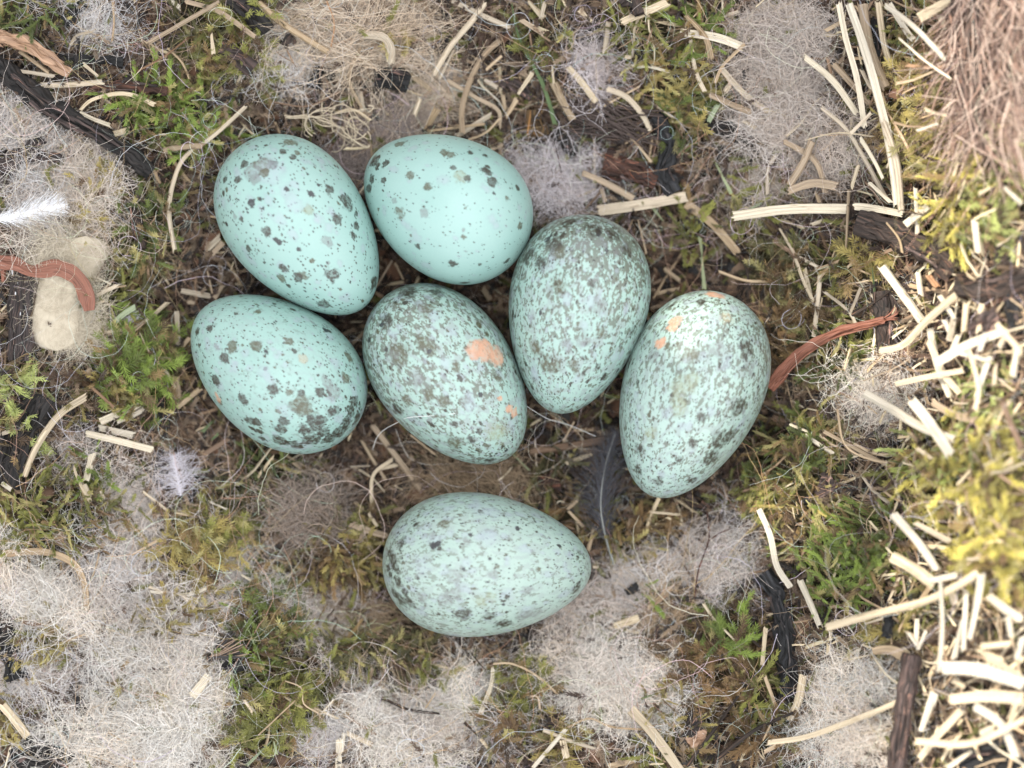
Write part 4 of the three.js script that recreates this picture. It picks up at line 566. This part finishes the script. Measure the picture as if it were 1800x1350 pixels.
WOOL.forEach((z, i) => {
  const tone = z[5], fur = tone === 'fur' || tone === 'straw', area = z[2] * z[3] * Math.PI * S * S, n = Math.max(10, Math.round(area / 0.00002 * (0.55 + 0.65 * z[6]) * (tone === 'mauve' ? 0.8 : 1)));
  const m = scatter(z, fur ? furTufts[i % 2] : woolTufts[i % 4], fibreMat, n, 300 + i, (u, v, q, r) => {
    const gap = fbm(u / 38, v / 38, 55, 3); if (tone !== 'felt' && gap < -0.02 - 0.1 * z[6] && r() < 0.85) return null;
    const k = 0.74 + 0.34 * r() + 0.35 * fbm(u / 60, v / 60, 77, 2), w = (r() - 0.4) * 0.13, b = WT[tone];
    return { yaw: fur ? 0.5 * n3(u / 90, v / 90) * 6 + (r() - 0.5) : r() * 6.283, pitch: (r() - 0.5) * 0.5, roll: (r() - 0.5) * 0.5, s: 0.65 + 0.6 * r(), sy: (0.6 + 0.9 * r()) * Math.max(0.5, z[6]), dy: -0.0012 + 0.0014 * r() * z[6], color: rgb(clamp(b[0] * k * (1 + w)), clamp(b[1] * k), clamp(b[2] * k * (1 - w))) };
  });
  thing(m, 'wool_tuft', unique(`${['thin', 'flat', 'thick'][z[6] < 0.75 ? 0 : z[6] < 1.05 ? 1 : 2]} patch of ${WWORD[tone]}`, z[0], z[1]), 'wool', 'wool and hair of the lining', 'stuff');
});

// ------------------------------------------------------------------ moss cushions
const MT = { green: [0.14, 0.175, 0.036], bright: [0.235, 0.31, 0.055], olive: [0.265, 0.265, 0.062], dark: [0.115, 0.105, 0.036], ochre: [0.38, 0.31, 0.10], russet: [0.25, 0.155, 0.066], pale: [0.42, 0.46, 0.16], yellow: [0.52, 0.46, 0.12] };
const MWORD = { green: 'green feather moss', bright: 'bright green moss', olive: 'olive moss', dark: 'dark green-brown moss', ochre: 'yellow-brown moss', russet: 'dry russet moss', pale: 'pale green moss', yellow: 'yellow-green moss' };
const mossMat = new THREE.MeshPhysicalMaterial({ color: 0xffffff, roughness: 0.85, transmission: 0.35, thickness: 0, side: THREE.DoubleSide });
const shoots = [0, 1, 2, 3, 4].map((i) => mossShoot(400 + i, { L: 0.0085 + 0.001 * (i % 3), leaves: 54, leaf: 0.0022 + 0.0002 * i, w: 0.00023 + 0.00004 * (i % 3), spread: 0.55 + 0.16 * i }));
MOSS.forEach((z, i) => {
  const tone = z[5], b = MT[tone], area = z[2] * z[3] * Math.PI * S * S, n = Math.round(area / 0.0000021 * (0.6 + 0.35 * z[6]));
  const m = scatter(z, shoots[i % 5], mossMat, n, 600 + i, (u, v, q, r) => {
    const k = 0.5 + 1.05 * r(), dry = r(), mix = dry < 0.16 ? [0.28, 0.19, 0.08] : dry < 0.24 ? [0.13, 0.075, 0.035] : dry < 0.36 ? [0.42, 0.37, 0.15] : b;
    return { yaw: n3(u / 60, v / 60, 4) * 7 + (r() - 0.5) * 2.2, pitch: (r() - 0.5) * 0.9, roll: 0.1 + r() * 0.9, s: 0.5 + 0.5 * r(), dy: -0.0003 + 0.0024 * r() * z[6], color: rgb(mix[0] * k, mix[1] * k, mix[2] * k) };
  }, 0.16);
  thing(m, 'moss_cushion', unique(`${z[2] * z[3] > 5000 ? 'large cushion' : z[2] * z[3] > 2200 ? 'cushion' : 'small tuft'} of ${MWORD[tone]}`, z[0], z[1]), 'moss', 'moss of the nest', 'stuff');
});

// ------------------------------------------------------------------ litter: rootlets, crumbs, long hairs
const CLEAR = [[118, 520, 52, 108, -14], [38, 555, 32, 92, 0]];
const all = [900, 675, 1300, 1020, 0], inFrame = (u, v) => !CLEAR.some((z) => inZone(z, u, v) < 1) && u > -270 && u < 2060 && v > -220 && v < 1560;
const rootTufts = [0, 1, 2].map((i) => fibreTuft(800 + i, { count: 22, R: 0.006, Hh: 0.0012, len: 0.010, rad: 0.00009, curl: 0.75, seg: 7 }));
const isWool = (u, v) => WOOL.some((z) => inZone(z, u, v) < 0.85), isMoss = (u, v) => MOSS.some((z) => inZone(z, u, v) < 0.85);
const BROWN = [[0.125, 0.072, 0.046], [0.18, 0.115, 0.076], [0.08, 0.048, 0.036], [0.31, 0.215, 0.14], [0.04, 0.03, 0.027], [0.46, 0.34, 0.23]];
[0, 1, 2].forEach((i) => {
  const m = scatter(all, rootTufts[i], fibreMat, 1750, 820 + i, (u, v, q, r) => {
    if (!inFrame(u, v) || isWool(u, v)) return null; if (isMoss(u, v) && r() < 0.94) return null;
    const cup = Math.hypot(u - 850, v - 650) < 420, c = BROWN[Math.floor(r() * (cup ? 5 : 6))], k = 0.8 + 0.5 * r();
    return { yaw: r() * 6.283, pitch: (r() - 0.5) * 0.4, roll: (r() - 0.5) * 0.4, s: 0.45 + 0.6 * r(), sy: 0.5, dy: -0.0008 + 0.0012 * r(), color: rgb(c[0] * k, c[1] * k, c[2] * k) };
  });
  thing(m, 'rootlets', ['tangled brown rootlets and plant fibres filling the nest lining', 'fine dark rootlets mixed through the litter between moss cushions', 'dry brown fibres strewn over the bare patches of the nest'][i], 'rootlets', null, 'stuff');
});
{ // dry, broken moss over everything that is bare
  const m = scatter(all, shoots[2], mossMat, 21000, 860, (u, v, q, r) => {
    const on = isWool(u, v); if (!inFrame(u, v) || (on && r() < 0.9) || (isMoss(u, v) && r() < 0.9)) return null;
    const c = BROWN[Math.floor(r() * 6)], k = 0.5 + 0.6 * r(), gr = r() < (on ? 0.5 : 0.12);
    return { yaw: r() * 6.283, pitch: (r() - 0.5) * 0.9, roll: (r() - 0.3) * 0.7, s: 0.35 + 0.5 * r(), dy: -0.0006 + 0.0012 * r(), color: gr ? rgb(0.25 * k, 0.25 * k, 0.06 * k) : rgb(c[0] * k, c[1] * k, c[2] * k) };
  });
  thing(m, 'dry_moss', 'dry brown broken moss covering the bare floor of the nest', 'moss', null, 'stuff');
}
{ // crumbs of bark
  const r0 = rngOf(871), g = new THREE.IcosahedronGeometry(0.001, 1), p = g.attributes.position; for (let i = 0; i < p.count; i++) { const k = 1 + 0.5 * n3(p.getX(i) * 1500, p.getY(i) * 1500, p.getZ(i) * 1500); p.setXYZ(i, p.getX(i) * k * 1.6, p.getY(i) * k * 0.5, p.getZ(i) * k); } g.computeVertexNormals();
  const m = scatter(all, g, std({ color: 0xffffff, roughness: 0.9 }), 8300, 872, (u, v, q, r) => {
    if (!inFrame(u, v) || (isWool(u, v) && r() < 0.93) || (isMoss(u, v) && r() < 0.85)) return null;
    const c = [[0.05, 0.042, 0.038], [0.12, 0.07, 0.045], [0.03, 0.028, 0.028], [0.17, 0.09, 0.055], [0.22, 0.15, 0.1]][Math.floor(r() * 5)];
    return { yaw: r() * 6.283, pitch: r() - 0.5, roll: r() - 0.5, s: 0.3 + 1.5 * r() * r(), dy: 0.0008 * r(), color: rgb(...c) };
  });
  thing(m, 'bark_crumbs', 'dark crumbs of bark scattered through the nest litter', 'crumbs', null, 'stuff');
  const hairs = [0, 1, 2].map((i) => fibreTuft(880 + i, { count: 3, R: 0.006, Hh: 0.001, len: 0.026, rad: 0.000036, curl: 0.55, seg: 24 }));
  const tones = [[[0.7, 0.66, 0.58], 'pale'], [[0.52, 0.36, 0.22], 'tan'], [[0.62, 0.61, 0.60], 'silver']];
  hairs.forEach((hg, i) => {
    const h = scatter(all, hg, fibreMat, 410, 890 + i, (u, v, q, r) => (inFrame(u, v) ? { yaw: r() * 6.283, pitch: (r() - 0.5) * 0.12, roll: (r() - 0.5) * 0.12, s: 0.6 + 0.8 * r(), dy: 0.0012 + 0.0022 * r(), color: rgb(...tones[i][0].map((x) => x * (0.8 + 0.3 * r()))) } : null));
    thing(h, 'loose_hairs', `${tones[i][1]} single hairs curling loosely over the whole nest`, 'hairs', null, 'stuff');
  });
  const bits = ribbon([V(-0.0035, 0, 0), V(-0.001, 0.0002, 0.0001), V(0.0012, 0.0002, 0), V(0.0035, 0, -0.0002)], () => 0.0006, { thick: 0.0002, arch: 0.2, jag: 0.0006, cols: 3 }); bits.deleteAttribute('uv');
  const b = scatter(all, bits, fibreMat, 4100, 899, (u, v, q, r) => {
    const rim = sstep(1250, 1700, u), k0 = 0.3 + 0.7 * rim; if (!inFrame(u, v) || r() > k0 || (isWool(u, v) && r() < 0.8)) return null;
    const c = [[0.62, 0.5, 0.33], [0.44, 0.32, 0.2], [0.3, 0.2, 0.13], [0.72, 0.6, 0.4]][Math.floor(r() * 4)], k = 0.75 + 0.35 * r();
    return { yaw: r() * 6.283, pitch: (r() - 0.5) * 0.5, roll: (r() - 0.5) * 0.5, s: 0.35 + 1.1 * r() * r() + 0.3 * rim, dy: 0.0004 + 0.002 * r() * (1 + rim), color: rgb(c[0] * k, c[1] * k, c[2] * k) };
  });
  const slim = ribbon([V(-0.007, 0, 0), V(-0.003, 0.0004, 0.0004), V(0.002, 0.0004, -0.0002), V(0.007, 0, 0.0006)], (t) => 0.00055 * (1 - 0.5 * t), { thick: 0.0002, arch: 0.3, jag: 0.0012, cols: 3, seed: 9 }); slim.deleteAttribute('uv');
  const sl = scatter(all, slim, fibreMat, 3800, 898, (u, v, q, r) => {
    const rim = sstep(1320, 1680, u); if (!inFrame(u, v) || r() > 0.1 + 0.5 * rim + (v < 270 && u > 560 && u < 1300 ? 0.28 : 0) || (isWool(u, v) && r() < 0.85)) return null;
    const c = [[0.62, 0.52, 0.37], [0.40, 0.28, 0.18], [0.27, 0.18, 0.12], [0.70, 0.60, 0.44], [0.5, 0.38, 0.25]][Math.floor(r() * 5)], k = 0.75 + 0.35 * r();
    return { yaw: r() * 6.283, pitch: (r() - 0.5) * 0.4, roll: (r() - 0.5) * 0.4, s: 0.4 + 0.9 * r(), dy: 0.0008 + 0.004 * r() * rim + 0.001 * r(), color: rgb(c[0] * k, c[1] * k, c[2] * k) };
  });
  thing(sl, 'straw_slivers', 'slim split grass slivers tangled along the right rim of the nest', 'slivers', null, 'stuff');
  thing(b, 'straw_chaff', 'fine straw chaff and grass bits, thickest along the right rim', 'chaff', null, 'stuff');
}

// ------------------------------------------------------------------ wads, bundle, felt, feathers
function strands(list, mat, sides = 4) { const g = mergeGeometries(list.map(([px, rad, lift]) => tube(lay(px, { lift, step: 9, drape: 0.2 }), (t) => rad * (1 - 0.4 * t), sides))); return new THREE.Mesh(g, mat); }
{
  const r = rngOf(1201), g = new THREE.Group(), L = [[], [], []];
  for (let i = 0; i < 1000; i++) {
    const f = r(), u = 1672 + 140 * f + (r() - 0.5) * 20, v = -30 + 290 * r(), len = 35 + 110 * r(), fan = -0.5 + 0.9 * f + (r() - 0.5) * (r() < 0.3 ? 3.6 : 1.6), a = Math.PI / 2 - fan * 0.8;
    const px = [[u, v], [u + Math.cos(a) * len * 0.5 + (r() - 0.5) * 20, v + Math.sin(a) * len * 0.5], [u + Math.cos(a) * len + (r() - 0.5) * 34, v + Math.sin(a) * len]]; L[Math.floor(r() * 3)].push([px, (0.3 + 1.6 * r() * r() * r()) * 0.00018, 0.001 + 0.008 * r()]);
  }
  const cols = [rgb(0.32, 0.205, 0.155), rgb(0.5, 0.38, 0.31), rgb(0.17, 0.11, 0.09)];
  L.forEach((l, i) => { const m = strands(l, std({ color: cols[i], roughness: 0.8 })); m.name = 'fibres'; m.userData.kind = 'stuff'; g.add(m); });
  for (const [px, w] of [[[[1712, -10], [1708, 60], [1700, 150], [1715, 225]], 26], [[[1728, 90], [1716, 160], [1722, 230], [1735, 280]], 30], [[[1790, 40], [1770, 110], [1762, 190]], 22], [[[1800, 130], [1765, 175], [1745, 200]], 20], [[[1675, -5], [1678, 60], [1685, 115]], 14], [[[1775, 0], [1760, 50], [1745, 90]], 14], [[[1690, 110], [1700, 190], [1708, 240]], 14]])
    part(g, 'strip', ribbon(lay(px, { lift: 0.006, step: 6 }), (t) => w * S * (1 - 0.4 * t), { thick: 0.0006, arch: 0.35, jag: 0.003, ridge: 0.0002, rough: 0.0006, seed: w, cols: 8 }), barkMat(rgb(0.42, 0.28, 0.22), 0.0005));
  thing(g, 'bark_bundle', 'bundle of shredded pinkish-brown bark fibres in the top right corner', 'bark', 'bark pieces');
}
{
  const r = rngOf(1301), l = [];
  for (let i = 0; i < 34; i++) { const cu = 594 + 64 * (r() - 0.5), cv = 216 + 30 * (r() - 0.5), ra = 14 + 40 * r(), rb = 6 + 20 * r(), a0 = r() * 6.28, arc = 0.9 + 2.2 * r(), tilt = 0.35 + (r() - 0.5) * 2, px = []; for (let k = 0; k <= 6; k++) { const a = a0 + arc * k / 6, x = Math.cos(a) * ra, y = Math.sin(a) * rb; px.push([cu + x * Math.cos(tilt) - y * Math.sin(tilt), cv + x * Math.sin(tilt) + y * Math.cos(tilt)]); } if (i % 6 === 0) px.unshift([488 + 30 * r(), 202 + 8 * r()], [540, 200 + 10 * r()]); l.push([px, 0.00008 + 0.0001 * r(), 0.001 + 0.0035 * r()]); }
  thing(strands(l, std({ color: rgb(0.52, 0.43, 0.31), roughness: 0.7 })), 'grass_wad', 'knotted wad of pale dry grass fibres above the gap of the top eggs', 'grass wad');
  const d = []; for (let i = 0; i < 90; i++) { const u = 1020 + 110 * r(), v = 185 + 60 * r(), a = 0.35 + (r() - 0.5) * 0.9; d.push([[[u - 40 * Math.cos(a), v - 40 * Math.sin(a)], [u, v + (r() - 0.5) * 14], [u + 44 * Math.cos(a), v + 44 * Math.sin(a)]], 0.0001 + 0.00018 * r(), 0.0012 + 0.0025 * r()]); }
  thing(strands(d, std({ color: rgb(0.06, 0.042, 0.036), roughness: 0.85 })), 'root_wad', 'dark brown fibrous bark wad above the red-brown bark flake', 'root wad', 'root wads');
  const b = []; for (let i = 0; i < 60; i++) { const a = -0.9 + 0.95 * r(), len = 40 + 34 * r(); b.push([[[362 + 8 * r(), 1155 + 10 * r()], [364 + Math.cos(a) * len * 0.5, 1157 + Math.sin(a) * len * 0.5 + (r() - 0.5) * 8], [364 + Math.cos(a) * len, 1157 + Math.sin(a) * len]], 0.0001 + 0.00016 * r(), 0.0008 + 0.003 * r()]); }
  const g = new THREE.Group(); const m1 = strands(b.filter((_, i) => i % 3), std({ color: rgb(0.05, 0.045, 0.045), roughness: 0.8 })), m2 = strands(b.filter((_, i) => !(i % 3)), std({ color: rgb(0.30, 0.21, 0.15), roughness: 0.8 })); m1.name = 'dark_roots'; m2.name = 'tan_roots'; m1.userData.kind = m2.userData.kind = 'stuff'; g.add(m1, m2);
  thing(g, 'root_wad', 'black fan-shaped root wad on the edge of the bottom left wool', 'root wad', 'root wads');
  // the felt beside the ribbon
  const nx = 36, nz = 44, pos = [], idx = [], col = [];
  for (let layer = 0; layer < 2; layer++) for (let j = 0; j <= nz; j++) for (let i = 0; i <= nx; i++) {
    const f = j / nz, v = lerp(415, 617, f), mid = lerp(150, 100, sstep(0, 0.6, f)), half = lerp(50, 44, f) * Math.sqrt(clamp(1 - Math.pow(Math.abs(2 * f - 1), 7))) + 2, x = (i / nx) * 2 - 1, u = mid + x * half + 3 * fbm(f * 9, x * 2, 4), e = Math.pow(Math.abs(x), 5), y = H(u, v) + 0.0034 + (layer ? -0.0014 : (1 - e) * 0.0018 + 0.0005 * fbm(u / 16, v / 16, 8, 3)), p = pt(u, v, y); pos.push(p.x, p.y, p.z);
    const k = 0.92 + 0.25 * fbm(u / 5, v / 5, 2, 3); col.push(0.50 * k, 0.435 * k, 0.335 * k);
  }
  for (let layer = 0; layer < 2; layer++) for (let j = 0; j < nz; j++) for (let i = 0; i < nx; i++) { const a = layer * (nx + 1) * (nz + 1) + j * (nx + 1) + i, q = a + nx + 1; if (layer) idx.push(a, a + 1, q, q, a + 1, q + 1); else idx.push(a, q, a + 1, q, q + 1, a + 1); }
  const fg = new THREE.BufferGeometry(); fg.setAttribute('position', new THREE.Float32BufferAttribute(pos, 3)); fg.setAttribute('color', new THREE.Float32BufferAttribute(col, 3)); fg.setIndex(idx); fg.computeVertexNormals();
  const felt = new THREE.Group(); part(felt, 'pad', fg, std({ vertexColors: true, roughness: 1 }));
  const fz = [118, 520, 48, 105, -14], fuzzGeo = fibreTuft(1310, { count: 46, R: 0.004, Hh: 0.0006, len: 0.006, rad: 0.00004, curl: 0.5, seg: 6 });
  const fz1 = scatter(fz, fuzzGeo, fibreMat, 90, 1311, (u, v, q, rr) => ({ yaw: rr() * 6.28, s: 0.5 + 0.5 * rr(), dy: 0.0042, color: rgb(0.56, 0.49, 0.38) })); fz1.name = 'fuzz'; fz1.userData.kind = 'stuff'; felt.add(fz1);
  thing(felt, 'felt_patch', 'smooth tan felt patch behind the rust bark ribbon', 'felt');
}
function feather(px, o) {
  const { width, color, shaft, barbs, lift, seed, wave = 0.3, from = 0.12, sweep = 1.0, thin = 1 } = o, r = rngOf(seed), path = lay(px, { lift, step: 5, drape: 0.5 }), n = path.length - 1, g = new THREE.Group(), list = [];
  part(g, 'shaft', tube(path, (t) => thin * 0.00026 * (1 - 0.85 * t) + 0.00003, 6), shaft);
  for (let i = 0; i < barbs; i++) {
    const t = from + (1 - from) * Math.pow(i / barbs, 0.9), k = Math.min(n - 1, Math.floor(t * n)), p = path[k].clone().lerp(path[k + 1], t * n - k), d = V(0, 0, 0).subVectors(path[k + 1], path[k]).normalize(), side = i % 2 ? 1 : -1, s = V(-d.z * side, 0.1 + 0.25 * r(), d.x * side);
    const L = width * (0.5 + 0.6 * r()) * Math.sin(Math.PI * clamp(0.16 + 0.8 * t)), q = [p.clone()]; let a = sweep * (0.7 + 0.5 * r());
    for (let m = 0; m < 6; m++) { a += (r() - 0.42) * wave; p.addScaledVector(d, Math.cos(a) * L / 6).addScaledVector(s, Math.sin(a) * L / 6).add(V(0, (r() - 0.5) * L * 0.04, 0)); q.push(p.clone()); }
    list.push(tube(q, (x) => (thin < 1 ? 0.00005 : 0.00007) * (1 - 0.6 * x), 3));
  }
  const v = part(g, 'vane', mergeGeometries(list), color); v.userData.kind = 'stuff'; return g;
}
const greyBarb = std({ color: rgb(0.042, 0.042, 0.052), roughness: 0.6 }), whiteBarb = std({ color: rgb(0.82, 0.82, 0.84), roughness: 0.8 }), lilacBarb = std({ color: rgb(0.54, 0.51, 0.55), roughness: 0.8 });
thing(feather([[1079, 992], [1066, 950], [1056, 890], [1064, 820], [1082, 760]], { width: 0.0125, color: greyBarb, shaft: std({ color: rgb(0.2, 0.205, 0.19), roughness: 0.5 }), barbs: 300, lift: 0.0035, seed: 21, from: 0.16, sweep: 0.42, wave: 0.6 }), 'feather', 'dark grey downy feather tucked against the rightmost egg', 'feather', 'feathers');
thing(feather([[-20, 388], [20, 382], [70, 368], [112, 362]], { width: 0.0075, color: whiteBarb, shaft: whiteBarb, barbs: 420, lift: 0.0035, seed: 22, from: 0.02, sweep: 0.3, wave: 0.35, thin: 0.4 }), 'feather', 'small white feather on beige wool at the left edge', 'feather', 'feathers');
thing(feather([[318, 872], [312, 840], [305, 800]], { width: 0.0078, color: lilacBarb, shaft: lilacBarb, barbs: 260, lift: 0.002, seed: 23, from: 0, sweep: 1.0, wave: 1.3, thin: 0.3 }), 'feather', 'lilac-white down tuft below and left of the leftmost egg', 'feather', 'feathers');
thing(feather([[236, 570], [230, 556], [226, 545]], { width: 0.003, color: lilacBarb, shaft: lilacBarb, barbs: 90, lift: 0.002, seed: 24, from: 0, sweep: 1.2, wave: 1.2, thin: 0.3 }), 'feather', 'tiny white down wisp above the green moss tuft at left', 'feather', 'feathers');
{ // long white hairs drawn over the clutch
  const ht = std({ color: rgb(0.74, 0.74, 0.72), roughness: 0.5 });
  const over = (px) => { const c = new THREE.CatmullRomCurve3(px.map(([u, v, y]) => pt(u, v, y)), false, 'centripetal'); return new THREE.Mesh(tube(c.getPoints(40), () => 0.00006, 4), ht); };
  const E4 = EGGS[3], top = (u, v) => { const c = Math.cos(E4.a * Math.PI / 180), s = Math.sin(E4.a * Math.PI / 180), x = (c * (u - E4.u) + s * (v - E4.v)) * S, y = (-s * (u - E4.u) + c * (v - E4.v)) * S, t = clamp(x / (E4.L * S / 2), -0.98, 0.98), q = Math.sqrt(1 - t * t) * (1 - E4.k * t) * E4.norm * E4.W * S / 2; return E4.y + Math.sqrt(Math.max(0, q * q - y * y)) + 0.0002; };
  thing(over([[655, 790, 0.006], [662, 770, 0.008], [672, 758, 0.010], [700, 742, 0.0165], [718, 734, top(718, 734) + 0.0006], [755, 731, top(755, 731)], [800, 727, top(800, 727)]]), 'long_hair', 'long white hair lying over the lower side of the peach-patched egg', 'hair', 'long hairs');
  thing(over([[915, 706, 0.0145], [935, 720, 0.012], [965, 737, 0.009], [1000, 747, 0.008], [1047, 767, 0.008]]), 'long_hair', 'long white hair from the peach-patched egg towards the grey feather', 'hair', 'long hairs');
  const sm = std({ color: rgb(0.55, 0.72, 0.70), roughness: 0.5 });
  [[520, 838, 11, 'pale blue eggshell splinter beside grey straw below the leftmost egg'], [536, 842, 7, 'second smaller eggshell splinter below the leftmost egg']].forEach(([u, v, w, label], i) => { const g = ribbon(lay([[u - w, v - 2], [u, v], [u + w, v + 3]], { lift: 0.0008, step: 4 }), (t) => S * w * (0.6 + 0.6 * Math.sin(t * 3)), { thick: 0.0003, arch: 0.5, jag: 0.0006, seed: 50 + i }); thing(new THREE.Mesh(g, sm), 'shell_splinter', label, 'eggshell', 'eggshell splinters'); });
}

// ------------------------------------------------------------------ unseen leafy branch, added to shade the eggs; its openings shape sun patches
{
  const g = new THREE.Group(), r = rngOf(1500), leaf = new THREE.BufferGeometry(), away = 0.85;
  const lp = []; for (const [a, b, c] of [[[0, 0, 0], [0.016, 0.003, 0.011], [0.017, 0, 0]], [[0.016, 0.003, 0.011], [0.044, -0.002, 0], [0.017, 0, 0]], [[0, 0, 0], [0.017, 0, 0], [0.016, 0.003, -0.011]], [[0.017, 0, 0], [0.044, -0.002, 0], [0.016, 0.003, -0.011]]]) lp.push(...a, ...b, ...c);
  leaf.setAttribute('position', new THREE.Float32BufferAttribute(lp, 3)); leaf.translate(-0.022, 0, 0); leaf.computeVertexNormals();
  const gaps = [[1675, 260, 60, 70], [1665, 400, 70, 130], [1405, 860, 95, 105], [1280, 575, 66, 70], [1600, 620, 120, 60], [1720, 560, 90, 60]];  // spots kept free of leaves so sun lands in chosen places
  const mats = [];
  for (let i = 0; i < 46000; i++) {
    const u = -2200 + 4000 * r(), v = -1100 + 3300 * r(), dense = sstep(1760, 1430, u + 0.1 * (v - 500) - 90 * n3(v / 130, 3));
    if (r() > dense) continue;
    if (gaps.some((q) => Math.hypot((u - q[0]) / (q[2] + 62), (v - q[1]) / (q[3] + 62)) < 1)) continue;
    const base = pt(u, v, 0.012).addScaledVector(SUN, away + 0.25 * (r() - 0.5));
    Q.setFromEuler(E3.set((r() - 0.5) * 1.2, r() * 6.283, (r() - 0.5) * 1.2)); mats.push(M4.compose(base, Q, V(1, 1, 1).multiplyScalar(0.3 + 0.25 * r())).clone());
  }
  const m = new THREE.InstancedMesh(leaf, std({ color: rgb(0.07, 0.12, 0.03), roughness: 0.6 }), mats.length); mats.forEach((q, i) => m.setMatrixAt(i, q)); m.name = 'leaves'; m.userData.kind = 'stuff'; g.add(m);
  const mid = pt(700, 600, 0.012).addScaledVector(SUN, away + 0.02);
  for (const d of [[0.2, 0.02, 0.05], [-0.25, 0.0, -0.05], [-0.1, 0.03, 0.22], [-0.16, 0.02, -0.2]]) part(g, 'twig', tube([mid.clone(), mid.clone().add(V(d[0] / 2, 0.02, d[2] / 2)), mid.clone().add(V(...d))], (t) => 0.004 * (1 - 0.7 * t), 7), barkMat(rgb(0.12, 0.09, 0.06)));
  part(g, 'limb', tube([mid.clone().add(V(-1.2, -0.75, -0.5)), mid.clone().add(V(-0.9, -0.2, -0.4)), mid.clone().add(V(-0.45, 0.0, -0.2)), mid.clone()], (t) => 0.016 * (1 - 0.65 * t), 9), barkMat(rgb(0.12, 0.09, 0.06)));
  thing(g, 'added_shade_branch', 'unseen leafy branch added outside the picture to shade the nest', 'branch');
}
shadows(scene);
renderer.render(scene, camera);
